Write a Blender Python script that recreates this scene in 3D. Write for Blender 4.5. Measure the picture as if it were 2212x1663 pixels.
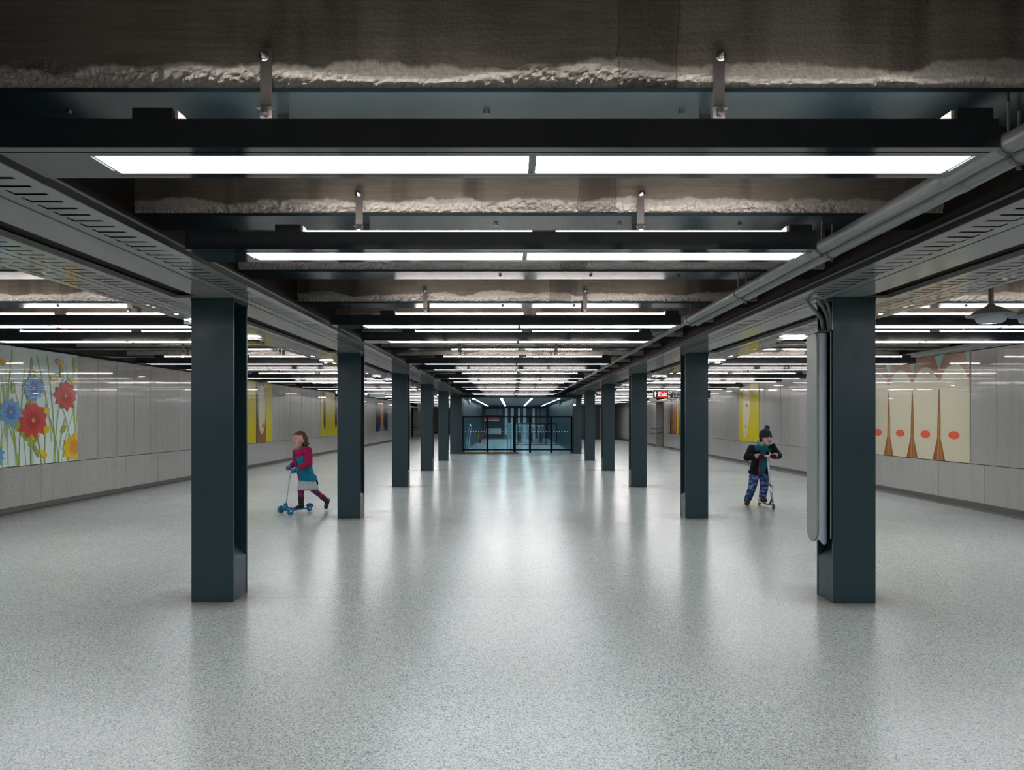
import bpy, bmesh, math, random
from mathutils import Vector, Matrix, noise

S = bpy.context.scene
for o in list(bpy.data.objects):
    bpy.data.objects.remove(o, do_unlink=True)
COL = S.collection
random.seed(7)
PI = math.pi

# ------------------------------------------------------------------ camera, world, exposure
FPX = 24.0 / 36.0 * 2212
cam_d = bpy.data.cameras.new('camera'); cam_d.lens = 24; cam_d.sensor_width = 36
cam_d.sensor_fit = 'HORIZONTAL'
cam_d.shift_y = 72.0 / 2212
cam_d.clip_end = 200
cam = bpy.data.objects.new('camera', cam_d); COL.objects.link(cam)
cam.location = (0, 0, 1.5); cam.rotation_euler = (PI / 2, 0, 0)
S.camera = cam
w = bpy.data.worlds.new('world'); S.world = w; w.use_nodes = True
w.node_tree.nodes['Background'].inputs[0].default_value = (0.5, 0.6, 0.7, 1)
w.node_tree.nodes['Background'].inputs[1].default_value = 0.02
S.view_settings.view_transform = 'Standard'; S.view_settings.look = 'None'
S.view_settings.gamma = 1; S.view_settings.exposure = 0.0
S.view_settings.use_curve_mapping = False
S.cycles.use_denoising = True
S.cycles.max_bounces = 8; S.cycles.diffuse_bounces = 4; S.cycles.glossy_bounces = 4
S.cycles.transmission_bounces = 6; S.cycles.transparent_max_bounces = 12
S.cycles.caustics_reflective = False; S.cycles.caustics_refractive = False
S.cycles.sample_clamp_indirect = 6
DOWN_L = 18.5      # radiance of the ceiling light panels
UP_L = 36.0      # radiance of the tubes on top of them
TUN_L = 52.0     # small lights of the far passage

# ------------------------------------------------------------------ material helpers
def srgb(r, g, b):
    f = lambda c: (c / 255) / 12.92 if c / 255 <= .04045 else ((c / 255 + .055) / 1.055) ** 2.4
    return (f(r), f(g), f(b), 1)

def mat(name, col, rough=.5, metal=0., spec=.5, coat=0., coat_rough=.05):
    m = bpy.data.materials.new(name); m.use_nodes = True
    b = m.node_tree.nodes['Principled BSDF']
    b.inputs['Base Color'].default_value = col if len(col) == 4 else (*col, 1)
    b.inputs['Roughness'].default_value = rough; b.inputs['Metallic'].default_value = metal
    b.inputs['Specular IOR Level'].default_value = spec
    b.inputs['Coat Weight'].default_value = coat; b.inputs['Coat Roughness'].default_value = coat_rough
    return m

class NT:
    def __init__(s, m): s.t = m.node_tree; s.b = s.t.nodes['Principled BSDF']
    def n(s, typ, **kw):
        x = s.t.nodes.new(typ)
        for k, v in kw.items(): setattr(x, k, v)
        return x
    def l(s, a, b): s.t.links.new(a, b)
    def coord(s, scale=(1, 1, 1), loc=(0, 0, 0)):
        g = s.n('ShaderNodeNewGeometry'); mp = s.n('ShaderNodeMapping')
        mp.inputs['Scale'].default_value = scale; mp.inputs['Location'].default_value = loc
        s.l(g.outputs['Position'], mp.inputs['Vector']); return mp.outputs[0]
    def ocoord(s, scale=(1, 1, 1)):
        g = s.n('ShaderNodeTexCoord'); mp = s.n('ShaderNodeMapping')
        mp.inputs['Scale'].default_value = scale
        s.l(g.outputs['Object'], mp.inputs['Vector']); return mp.outputs[0]
    def noise(s, vec, scale, detail=3, rough=.5):
        x = s.n('ShaderNodeTexNoise'); x.inputs['Scale'].default_value = scale
        x.inputs['Detail'].default_value = detail; x.inputs['Roughness'].default_value = rough
        s.l(vec, x.inputs['Vector']); return x.outputs[0]
    def voro(s, vec, scale, out='Color'):
        x = s.n('ShaderNodeTexVoronoi'); x.inputs['Scale'].default_value = scale
        s.l(vec, x.inputs['Vector']); return x.outputs[out]
    def ramp(s, fac, stops):
        x = s.n('ShaderNodeValToRGB'); e = x.color_ramp.elements
        while len(e) > 1: e.remove(e[-1])
        e[0].position = stops[0][0]; e[0].color = stops[0][1]
        for p, c in stops[1:]:
            k = e.new(p); k.color = c
        s.l(fac, x.inputs[0]); return x.outputs[0]
    def mix(s, fac, a, b, typ='MIX'):
        x = s.n('ShaderNodeMix', data_type='RGBA', blend_type=typ)
        for sock, v in ((x.inputs[0], fac), (x.inputs[6], a), (x.inputs[7], b)):
            if hasattr(v, 'links'): s.l(v, sock)
            else: sock.default_value = v
        return x.outputs[2]
    def math(s, op, a, b=None, c=None):
        x = s.n('ShaderNodeMath', operation=op)
        for i, v in enumerate((a, b, c)):
            if v is None: continue
            if hasattr(v, 'links'): s.l(v, x.inputs[i])
            else: x.inputs[i].default_value = v
        return x.outputs[0]
    def sep(s, vec):
        x = s.n('ShaderNodeSeparateXYZ'); s.l(vec, x.inputs[0]); return x.outputs
    def bump(s, h, strength=.3, dist=.01):
        x = s.n('ShaderNodeBump'); x.inputs['Strength'].default_value = strength
        x.inputs['Distance'].default_value = dist
        s.l(h, x.inputs['Height']); s.l(x.outputs[0], s.b.inputs['Normal'])
    def base(s, c): s.l(c, s.b.inputs['Base Color'])

def g(v, b=None): return (v, v, v if b is None else b, 1)

def emis(name, col, st):
    m = bpy.data.materials.new(name); m.use_nodes = True
    t = m.node_tree; t.nodes.clear()
    e = t.nodes.new('ShaderNodeEmission'); o = t.nodes.new('ShaderNodeOutputMaterial')
    e.inputs[0].default_value = (*col, 1); e.inputs[1].default_value = st
    t.links.new(e.outputs[0], o.inputs[0]); return m

# ---- terrazzo floor
M_FLOOR = mat('terrazzo', (.5, .5, .5), .2, spec=.38)
n = NT(M_FLOOR); v = n.coord(loc=(0, 0, .4137))
vor = n.n('ShaderNodeTexVoronoi'); vor.inputs['Scale'].default_value = 150; n.l(v, vor.inputs['Vector'])
sx = n.n('ShaderNodeSeparateColor'); n.l(vor.outputs['Color'], sx.inputs[0])
chips = n.ramp(sx.outputs[0], [(0, (.06, .08, .09, 1)), (.12, (.12, .15, .16, 1)), (.2, (.27, .30, .30, 1)), (.45, (.50, .52, .51, 1)), (.7, (.68, .70, .685, 1)), (1, (.78, .79, .775, 1))])
big = n.noise(v, 120, 3, .7)
chips = n.mix(.5, chips, n.ramp(big, [(.34, (.10, .125, .135, 1)), (.46, (.42, .44, .44, 1)), (.56, (.66, .675, .66, 1)), (.72, (.80, .81, .79, 1))]))
chips = n.mix(1.0, chips, (.86, .865, .85, 1), 'MULTIPLY')
cloud = n.noise(v, .8, 4, .6)
c = n.mix(n.ramp(cloud, [(.35, g(0)), (.7, g(.28))]), chips, (.36, .35, .325, 1))
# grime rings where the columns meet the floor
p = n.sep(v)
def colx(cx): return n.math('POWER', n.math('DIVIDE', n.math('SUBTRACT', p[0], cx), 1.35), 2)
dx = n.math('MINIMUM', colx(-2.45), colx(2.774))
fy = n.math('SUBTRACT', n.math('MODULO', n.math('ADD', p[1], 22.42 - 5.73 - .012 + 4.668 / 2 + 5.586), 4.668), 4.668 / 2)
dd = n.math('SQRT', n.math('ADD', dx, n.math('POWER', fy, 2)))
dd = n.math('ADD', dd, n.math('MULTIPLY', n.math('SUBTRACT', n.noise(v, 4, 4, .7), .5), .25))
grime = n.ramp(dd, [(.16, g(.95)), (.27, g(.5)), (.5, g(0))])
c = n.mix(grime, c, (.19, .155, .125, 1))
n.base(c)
rr = n.noise(v, 1.7, 4, .6)
n.l(n.ramp(rr, [(.3, g(.215)), (.7, g(.262))]), n.b.inputs['Roughness'])

# ---- board-marked concrete with a hacked, pale lower edge (real relief is in the mesh)
def concrete(name, edge_z=None):
    m = mat(name, (.2, .19, .17), .75, spec=.25)
    n = NT(m); v = n.coord()
    big = n.noise(v, 1.1, 4, .6)
    c = n.ramp(big, [(.28, (.085, .072, .056, 1)), (.5, (.19, .165, .135, 1)), (.72, (.28, .25, .205, 1))])
    grain = n.noise(n.coord((1.2, 1, 22)), 3, 4, .65)
    c = n.mix(.35, c, n.ramp(grain, [(.3, (.06, .052, .043, 1)), (.7, (.21, .19, .16, 1))]))
    st = n.noise(n.coord((2.6, 1, .35)), 1.0, 3, .6)
    c = n.mix(n.ramp(st, [(.52, g(0)), (.64, g(.6))]), c, (.045, .038, .032, 1))
    if edge_z is not None:
        p = n.sep(v)
        hz = n.noise(n.coord((1, 1, .02)), 2.2, 5, .62)
        lim = n.math('MULTIPLY_ADD', hz, .20, edge_z - .02)
        fac = n.ramp(n.math('ADD', n.math('MULTIPLY', n.math('SUBTRACT', lim, p[2]), 60), .5), [(0, g(0)), (1, g(1))])
        ch = n.n('ShaderNodeSeparateColor'); n.l(n.voro(v, 60, 'Color'), ch.inputs[0]); ch = n.ramp(ch.outputs[0], [(0, g(.35)), (1, g(1))])
        agg = n.mix(.55, n.ramp(n.noise(v, 55, 3, .7), [(.3, (.20, .18, .16, 1)), (.7, (.62, .58, .53, 1))]), ch, 'MULTIPLY')
        agg = n.mix(.55, agg, (.50, .465, .42, 1))
        c = n.mix(fac, c, agg)
    px_ = n.sep(v)[0]; wv = n.math('MULTIPLY', n.math('SUBTRACT', n.noise(v, 9, 3), .5), .05)
    dx_ = n.math('ABSOLUTE', n.math('SUBTRACT', n.math('ADD', px_, wv), .51))
    c = n.mix(n.ramp(dx_, [(.09, g(.5)), (.125, g(0))]), c, (.06, .05, .042, 1))
    c = n.mix(n.ramp(n.math('ABSOLUTE', n.math('SUBTRACT', dx_, .107)), [(.0015, g(.7)), (.004, g(0))]), c, (.03, .025, .02, 1))
    n.base(c)
    n.bump(n.math('ADD', n.math('MULTIPLY', grain, .5), n.noise(v, 60, 3)), .35, .006)
    return m
M_CONC = concrete('beam_concrete', 2.735)
M_CONC2 = concrete('slab_concrete')

# ---- painted steels: plain dark dielectric gloss; what they show is what they reflect
def paint(name, col, rough, spec=.5, wob=.0):
    m = mat(name, col, rough, spec=spec)
    n = NT(m); v = n.coord()
    n.l(n.ramp(n.noise(v, 7, 4, .6), [(.3, g(rough * .85)), (.7, g(rough * 1.25))]), n.b.inputs['Roughness'])
    c0 = col if len(col) == 4 else (*col, 1)
    n.base(n.mix(n.ramp(n.noise(v, 3.1, 4, .65), [(.35, g(0)), (.75, g(.3))]), c0, tuple(x * .72 for x in c0[:3]) + (1,)))
    n.bump(n.noise(v, 35, 2), .03 + wob, .004)
    return m
M_TEAL = paint('teal_column_paint', (.0135, .038, .049), .34)
M_FLANGE = paint('teal_flange_paint', (.016, .030, .036), .21, .5)
M_HOUS = paint('light_housing_paint', (.016, .022, .027), .09, .85)
M_SOFF = paint('soffit_panel_paint', (.29, .305, .29), .09, .6)
M_DARK = mat('dark_void', (.006, .006, .006), .8)
M_BRN = mat('girder_dark', (.022, .019, .016), .7, spec=.2)
M_LIP = mat('tray_lip', (.02, .022, .024), .5)
M_STEEL = mat('stainless', (.42, .40, .38), .28, 1)
M_STEELD = mat('dull_stainless', (.17, .16, .15), .45, .35)
M_PIPE = paint('conduit_grey', (.23, .255, .255), .36, .5)
M_DIFF = emis('light_diffuser', (.93, .97, 1.0), DOWN_L)
M_TUBE = emis('light_tube', (1.0, .93, .90), UP_L)
M_HOLD = mat('white_lampholder', (.6, .58, .55), .4)
M_CASE = paint('casing_grey', (.27, .295, .275), .36)
M_CASE2 = paint('casing_blue_grey', (.42, .46, .52), .36)
M_BLK = mat('black_metal', (.008, .009, .01), .35)
M_BASE = paint('baseboard_grey', (.075, .068, .060), .35)

def wallmat():
    m = mat('stone_wall_panel', (.3, .29, .28), .3, spec=.5, coat=.55, coat_rough=.045)
    n = NT(m); v = n.coord()
    f = n.noise(v, 90, 3, .75)
    c = n.ramp(f, [(.3, (.21, .195, .18, 1)), (.5, (.37, .352, .33, 1)), (.7, (.52, .50, .475, 1))])
    oi = n.n('ShaderNodeObjectInfo')
    c = n.mix(n.math('MULTIPLY', oi.outputs['Random'], .22), c, (.26, .235, .215, 1))
    st = n.noise(n.coord((1, 6, .5)), 1.4, 4, .6)
    c = n.mix(n.ramp(st, [(.45, g(0)), (.75, g(.35))]), c, (.24, .22, .20, 1))
    n.base(c); n.bump(n.noise(v, 3, 2), .04, .01)
    return m
M_WALL = wallmat()

# ------------------------------------------------------------------ mesh helpers
class MB:
    def __init__(s): s.v = []; s.f = []; s.m = []; s.smooth = []
    def quad(s, a, b, c, d, mi=0):
        i = len(s.v); s.v += [tuple(a), tuple(b), tuple(c), tuple(d)]; s.f.append((i, i + 1, i + 2, i + 3)); s.m.append(mi)
    def poly(s, pts, mi=0):
        i = len(s.v); s.v += [tuple(q) for q in pts]; s.f.append(tuple(range(i, i + len(pts)))); s.m.append(mi)
    def box(s, x0, x1, y0, y1, z0, z1, mi=0):
        i = len(s.v)
        s.v += [(x0, y0, z0), (x1, y0, z0), (x1, y1, z0), (x0, y1, z0), (x0, y0, z1), (x1, y0, z1), (x1, y1, z1), (x0, y1, z1)]
        for q in ((3, 2, 1, 0), (4, 5, 6, 7), (0, 1, 5, 4), (1, 2, 6, 5), (2, 3, 7, 6), (3, 0, 4, 7)):
            s.f.append(tuple(i + k for k in q)); s.m.append(mi)
    def tube(s, pts, r, seg=10, mi=0, caps=True):
        pts = [Vector(q) for q in pts]
        rs = r if isinstance(r, (list, tuple)) else [r] * len(pts)
        i0 = len(s.v); ref = None
        for k, q in enumerate(pts):
            d = (pts[min(k + 1, len(pts) - 1)] - pts[max(k - 1, 0)]).normalized()
            if ref is None: ref = d.orthogonal().normalized()
            a = (ref - d * ref.dot(d)).normalized(); ref = a; b = d.cross(a)
            for j in range(seg):
                t = 2 * PI * j / seg
                s.v.append(tuple(q + (a * math.cos(t) + b * math.sin(t)) * rs[k]))
        for k in range(len(pts) - 1):
            for j in range(seg):
                a0 = i0 + k * seg + j; a1 = i0 + k * seg + (j + 1) % seg
                s.f.append((a0, a1, a1 + seg, a0 + seg)); s.m.append(mi)
        if caps:
            s.f.append(tuple(i0 + j for j in reversed(range(seg)))); s.m.append(mi)
            e = i0 + (len(pts) - 1) * seg
            s.f.append(tuple(e + j for j in range(seg))); s.m.append(mi)
    def lathe(s, prof, c, seg=20, axis='z', mi=0):
        i0 = len(s.v); cx, cy, cz = c
        for (r, h) in prof:
            for j in range(seg):
                t = 2 * PI * j / seg
                if axis == 'z': s.v.append((cx + r * math.cos(t), cy + r * math.sin(t), cz + h))
                elif axis == 'x': s.v.append((cx + h, cy + r * math.cos(t), cz + r * math.sin(t)))
                else: s.v.append((cx + r * math.cos(t), cy + h, cz + r * math.sin(t)))
        for k in range(len(prof) - 1):
            for j in range(seg):
                a = i0 + k * seg + j; b = i0 + k * seg + (j + 1) % seg
                s.f.append((a, b, b + seg, a + seg)); s.m.append(mi)
    def ball(s, c, r, u=12, v=8, mi=0):
        rx, ry, rz = r if isinstance(r, (tuple, list)) else (r, r, r)
        i0 = len(s.v)
        for k in range(1, v):
            t = PI * k / v
            for j in range(u):
                q = 2 * PI * j / u
                s.v.append((c[0] + rx * math.sin(t) * math.cos(q), c[1] + ry * math.sin(t) * math.sin(q), c[2] + rz * math.cos(t)))
        top = len(s.v); s.v.append((c[0], c[1], c[2] + rz)); s.v.append((c[0], c[1], c[2] - rz))
        for k in range(v - 2):
            for j in range(u):
                a = i0 + k * u + j; b = i0 + k * u + (j + 1) % u
                s.f.append((a, a + u, b + u, b)); s.m.append(mi)
        for j in range(u):
            s.f.append((top, i0 + j, i0 + (j + 1) % u)); s.m.append(mi)
            e = i0 + (v - 2) * u
            s.f.append((top + 1, e + (j + 1) % u, e + j)); s.m.append(mi)
    def build(s, name, mats, parent=None, smooth=False, loc=None, fix=False):
        me = bpy.data.meshes.new(name); me.from_pydata(s.v, [], s.f)
        if not isinstance(mats, (list, tuple)): mats = [mats]
        for m in mats: me.materials.append(m)
        for pz, mi in zip(me.polygons, s.m): pz.material_index = mi
        if fix:
            bm = bmesh.new(); bm.from_mesh(me); bmesh.ops.recalc_face_normals(bm, faces=bm.faces); bm.to_mesh(me); bm.free()
        if smooth:
            for pz in me.polygons: pz.use_smooth = True
        me.update()
        o = bpy.data.objects.new(name, me); COL.objects.link(o)
        if parent: o.parent = parent
        if loc: o.location = loc
        return o

def bevel(o, wd=.004, seg=2):
    b = o.modifiers.new('b', 'BEVEL'); b.width = wd; b.segments = seg; b.limit_method = 'ANGLE'; return o
def empty(name, loc=(0, 0, 0)):
    o = bpy.data.objects.new(name, None); COL.objects.link(o); o.location = loc; o.empty_display_size = .1; return o
def tag(o, label, cat, group=None):
    o['label'] = label; o['category'] = cat
    if group: o['group'] = group
    return o
def struct(o): o['kind'] = 'structure'; return o
CH = {}
def link_child(o, p):
    o.parent = p; CH.setdefault(p.name, []).append(o); return o
def kids(o): return [q for q in bpy.data.objects if q.parent == o]
def copy_tree(o, parent=None, depth=0):
    c = o.copy(); COL.objects.link(c); c.parent = parent
    for q in list(o.children): copy_tree(q, c)
    return c
def P(px, py, D): return Vector(((px - 1106) / FPX * D, D, 1.5 - (py - 903.5) / FPX * D))
ORD = ['first', 'second', 'third', 'fourth', 'fifth', 'sixth', 'seventh', 'eighth', 'ninth', 'tenth', 'eleventh', 'twelfth', 'thirteenth', 'fourteenth', 'fifteenth', 'sixteenth', 'seventeenth', 'eighteenth', 'nineteenth', 'twentieth', 'twenty-first', 'twenty-second', 'twenty-third', 'twenty-fourth']

XL, XR = -7.73, 7.60
BAY = 4.668; C0 = 5.58
CL, CR = -2.45, 2.774
ZS = 2.485          # soffit
ZB = 2.715          # underside of the steel flanges
ZT = 3.30           # slab
YB = -5.0
YE = 28.9           # end of the hall
TL, TR = -2.12, 2.62   # passage walls
TZ = 2.37

# ------------------------------------------------------------------ the setting
fl = MB(); fl.box(-8.3, 8.2, YB - .2, 75, -.3, -.02); fl = struct(fl.build('floor', M_DARK))
ys = [YB] + [5.72 + BAY * k - (BAY if 0 else 0) for k in range(-2, 15) if 5.72 + BAY * k > YB + .5] + [75]
for i in range(len(ys) - 1):
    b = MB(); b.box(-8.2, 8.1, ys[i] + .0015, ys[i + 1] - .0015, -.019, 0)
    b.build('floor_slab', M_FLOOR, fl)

ce = MB(); ce.box(-8.3, 8.2, YB - .2, 75, ZT, ZT + .3); ce = struct(ce.build('ceiling', M_CONC2))
BEAMS = [2.547 + 1.556 * k for k in range(-4, 46) if 2.547 + 1.556 * k < 72]
def rough_face(b, x0, x1, y, step, seed):
    """hacked lower edge: displaced grid of the beam's front face"""
    nx = int((x1 - x0) / step); dz = .008 if step < .01 else (.012 if step < .02 else .024); zs = [ZB + .012 + dz * k for k in range(int(.17 / dz))] + [ZT]
    i0 = len(b.v)
    for k, z in enumerate(zs):
        for j in range(nx + 1):
            x = x0 + (x1 - x0) * j / nx
            lim = .05 + .055 * noise.noise(Vector((x * 1.3, seed * 3.1, 0))) + .03 * noise.noise(Vector((x * 6, seed, 4)))
            h = z - ZB
            a = max(0, min(1, (lim + .03 - h) / .03))
            q = Vector((x * 38, seed * 5, z * 38))
            d = (.013 * noise.noise(q) + .011 * noise.noise(q * 2.1) + .010 * abs(noise.noise(q * .5)) + .009) * a
            zz = z + (.006 * noise.noise(Vector((x * 14, seed, 9))) if k == 0 else 0)
            b.v.append((x, y + d, zz))
    for k in range(len(zs) - 1):
        for j in range(nx):
            a = i0 + k * (nx + 1) + j; b.f.append((a, a + 1, a + nx + 2, a + nx + 1)); b.m.append(0)
far_boxes = []
for i, y in enumerate(BEAMS):
    b = MB()
    b.box(-7.78, 7.72, y + .022, y + .30, ZB + .018, ZT)
    vis = 2 < y < 30
    if vis:
        rough_face(b, -7.78, 7.72, y, .008 if y < 4.5 else (.012 if y < 8 else .035), i)
    else:
        b.box(-7.78, 7.72, y, y + .022, ZB + .018, ZT)
    bo = b.build('concrete_beam', M_CONC, ce)
    f = MB()
    f.box(-7.78, 7.72, y - .003, y + .30, ZB, ZB + .018)
    if 2 < y < 9:
        for sx0 in (-6.2, -4.9, -3.6, -1.75, -.1, .67, 1.42, 3.7, 4.9, 6.1):
            f.lathe([(0, -.012), (.011, -.011), (.013, 0)], (sx0, y + .15, ZB), 6)
    f.build('steel_flange', M_FLANGE, bo)

# girders over the column rows, each with an added dark sheet below
def box_struct(name, m, *a, bev=0):
    b = MB(); b.box(*a); o = struct(b.build(name, m)); 
    return o
for nm, c, sg in (('girder_with_dark_sheet', CL, -1), ('girder_with_dark_sheet', CR, 1)):
    b = MB()
    xi = c - sg * .18; xo = c + sg * .18
    b.box(min(xi, xo), max(xi, xo), YB, YE + .3, ZS + .06, ZT)
    q0, q1 = sorted((c - sg * .481, c + sg * .86))
    b.box(q0, q1, YB, YE + .3, ZS + .048, ZS + .06)  # dark sheet added over the soffit tray so the slots stay dark
    struct(b.build(nm, M_BRN))

# perforated soffits, one set of panels per bay, hung under the girders
NC = 46; PIT = BAY / NC
def slotted(xa, xb, sg):
    """strip from xa (toward the hall) to xb (toward the aisle), x measured outward from the column line"""
    b = MB(); z = 0
    wd = xb - xa; h0 = xa + wd * .24; h1 = xa + wd * .76
    X = [xa, h0, h1 - .014, h1, xb]
    for k in range(NC):
        y0 = k * PIT; Y = [y0, y0 + .014, y0 + .055, y0 + .079, y0 + PIT]
        for i in range(4):
            for j in range(4):
                hole = (j == 2 and i in (1, 2)) or (i == 2 and j in (1, 2))
                if hole: continue
                q = [(sg * X[i], Y[j], z), (sg * X[i + 1], Y[j], z), (sg * X[i + 1], Y[j + 1], z), (sg * X[i], Y[j + 1], z)]
                b.poly(q if sg < 0 else q[::-1])
    for xx in (xa, xb):
        b.quad((sg * xx, 0, z), (sg * xx, BAY, z), (sg * xx, BAY, z + .035), (sg * xx, 0, z + .035))
    return b
SO = {}
for sg, c, nm in ((-1, CL, 'a'), (1, CR, 'b')):
    so = struct(empty('soffit'))
    y0 = YB + .02
    first = None
    meshes = []
    a = slotted(-.478, -.190, sg).build('slotted_panel', M_SOFF, so)
    b = MB(); x0, x1 = sorted((sg * -.172, sg * .10)); b.box(x0, x1, 0, BAY - .003, 0, .03); b = b.build('plain_panel', M_SOFF, so)
    d = slotted(.305, .573, sg).build('slotted_panel', M_SOFF, so)
    e = slotted(.585, .85, sg).build('slotted_panel', M_SOFF, so)
    ks = [k for k in range(-2, 6)]
    for o in (a, b, d, e):
        for j, k in enumerate(ks):
            q = o if j == 0 else o.copy()
            if j: COL.objects.link(q)
            yy = C0 + .5 + BAY * (k - 1)
            q.location = (c, yy, ZS)
    # light edge lip toward the hall
    lp = MB(); xx = c - sg * .4865
    lp.box(xx - .003, xx + .003, YB, YE, ZS - .002, ZS + .05); lp.build('tray_side', M_LIP, so); lp = MB(); xx = c - sg * .492
    lp.box(xx - .004, xx + .004, YB, YE, ZS + .032, ZS + .042)
    lp.build('edge_trim', M_PIPE, so)
    for k in range(-2, 6):
        cp = MB(); x0, x1 = sorted((c + sg * .10, c + sg * .305)); yy = C0 + BAY * k
        cp.box(x0, x1, yy, yy + .3, ZS, ZS + .02); cp.build('end_cap', M_SOFF, so)

# ------------------------------------------------------------------ side walls
LU0, LU_P = 12.13, .615
murals = {'L': [(6.2, 12.13), (17.3, 22.0), (27.56, 33.2), (38.7, 42.4), (61.5, 68)], 'R': [(11.32, 16.2), (21.0, 22.78), (29.6, 33.1)]}
openings = {'L': [(52.4, 56.0)], 'R': [(34.2, 36.0)]}
ZJ, ZW = .752, 2.62
def wall(side, X, yend, lo0, lop, up0):
    sg = 1 if side == 'L' else -1     # direction of the room
    b = MB(); x0, x1 = sorted((X - sg * .03, X - sg * .35))
    segs = []; y = YB
    for a0, a1 in openings[side]: segs.append((y, a0)); y = a1
    segs.append((y, yend))
    for a0, a1 in segs: b.box(x0, x1, a0, a1, 0, ZT)
    wo = struct(b.build('wall_' + ('left' if side == 'L' else 'right'), M_DARK))
    def free(a0, a1, upper):
        for m0, m1 in openings[side]:
            if a1 > m0 + .01 and a0 < m1 - .01: return False
        if upper:
            for m0, m1 in murals[side]:
                if a1 > m0 + .01 and a0 < m1 - .01: return False
        return True
    rnd = random.Random(3)
    xs = sorted((X, X - sg * .028))
    cache = {}
    def panel(a0, a1, z0, z1):
        key = (round(a1 - a0, 3), z0)
        if key not in cache:
            q = MB(); L = a1 - a0
            q.box(min(0, -sg * .028), max(0, -sg * .028), .004, L - .005, 0, z1 - z0 - .009); o = q.build('wall_panel', M_WALL, wo)
            bevel(o, .002, 1); cache[key] = o
        else:
            o = cache[key].copy(); COL.objects.link(o); o.parent = wo
        o.location = (X + rnd.uniform(-.0025, .0025), a0, z0)
        o.rotation_euler = (0, 0, rnd.uniform(-.0022, .0022))
    # far, indistinct stretches are bigger slabs
    def run(lo, pitch, z0, z1, upper, ymin, ymax):
        cuts = [lo + pitch * k for k in range(-20, 130) if ymin < lo + pitch * k < ymax]
        ed = [ymin, ymax] + cuts
        for m0, m1 in openings[side] + (murals[side] if upper else []): ed += [m0, m1]
        ed = sorted(set(round(e, 3) for e in ed if ymin <= e <= ymax))
        e2 = [ed[0]]
        for e in ed[1:]:
            if e - e2[-1] > .09: e2.append(e)
            elif e in [round(q, 3) for mm in openings[side] + murals[side] for q in mm]: e2[-1] = e
        for a0, a1 in zip(e2, e2[1:]):
            if free(a0, a1, upper): panel(a0, a1, z0, z1)
    run(up0, LU_P, ZJ, ZW, True, 3.0, 34.0); run(up0, LU_P * 4, ZJ, ZW, True, 34.0, yend)
    run(lo0, lop, .0, ZJ, False, 3.0, 34.0); run(lo0, lop * 3, .0, ZJ, False, 34.0, yend)
    panel(YB, 3.0, ZJ, ZW); panel(YB, 3.0, 0., ZJ)
    bb = MB(); x0, x1 = sorted((X + sg * .001, X + sg * .045))
    for a0, a1 in segs:
        pr = [(X + sg * .002, .0), (X + sg * .07, 0), (X + sg * .06, .03), (X + sg * .03, .055), (X + sg * .022, .115), (X + sg * .002, .125)]
        i = len(bb.v)
        for y in (a0, a1): bb.v += [(x, y, z) for x, z in pr]
        k = len(pr)
        for j in range(k):
            bb.f.append((i + j, i + (j + 1) % k, i + k + (j + 1) % k, i + k + j)); bb.m.append(0)
        bb.f.append(tuple(range(i, i + k))); bb.m.append(0); bb.f.append(tuple(range(i + k, i + 2 * k))); bb.m.append(0)
    struct(bb.build('baseboard_' + ('left' if side == 'L' else 'right'), M_BASE, fix=True))
    return wo
wl = wall('L', XL, 74.5, 11.21, 1.23, 12.13)
wr = wall('R', XR, 49.6, 10.99, 1.18, 11.32)
# trim above the panels, side beyond the pale stair wall
b = MB(); b.box(XR - .10, XR + .05, YB, 49.6, 2.635, 2.70); b.box(XR - .04, XR + .05, YB, 49.6, 2.622, 2.635)
for k in range(30): b.lathe([(0, -.02), (.012, -.018), (.012, 0)], (XR - .06, 8.5 + .9 * k, 2.635), 6)
struct(b.build('trim_1', M_PIPE))
b = MB(); b.box(XL - .05, XL + .14, YB, 74.5, 2.64, 2.90)
struct(b.build('trim_2', M_HOUS))
b = MB(); b.tube([(XR - .16, YB, 2.70), (XR - .16, 49, 2.70)], .018, 8); struct(b.build('trim_3', M_PIPE))
# ends
M_DKWALL = paint('dark_end_wall', (.018, .02, .024), .36)
b = MB(); b.box(-8.3, 8.2, YB - .3, YB, 0, ZT); struct(b.build('wall_back', M_WALL))
b = MB(); b.box(TR + .1, 8.2, 49.5, 49.8, 0, ZT); we = struct(b.build('wall_end', M_DKWALL))
b = MB(); b.box(6.35, 7.0, 49.46, 49.5, 0, 2.3); b.build('stone_pier', M_WALL, we)
b = MB(); b.box(7.0, 7.25, 49.44, 49.5, 0, 2.2); b.build('pale_door_leaf', mat('pale_green', (.30, .36, .30), .3), we)
b = MB(); b.box(-8.3, TL - .1, 74.5, 74.8, 0, ZT); struct(b.build('wall_end_far', M_WALL))
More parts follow.
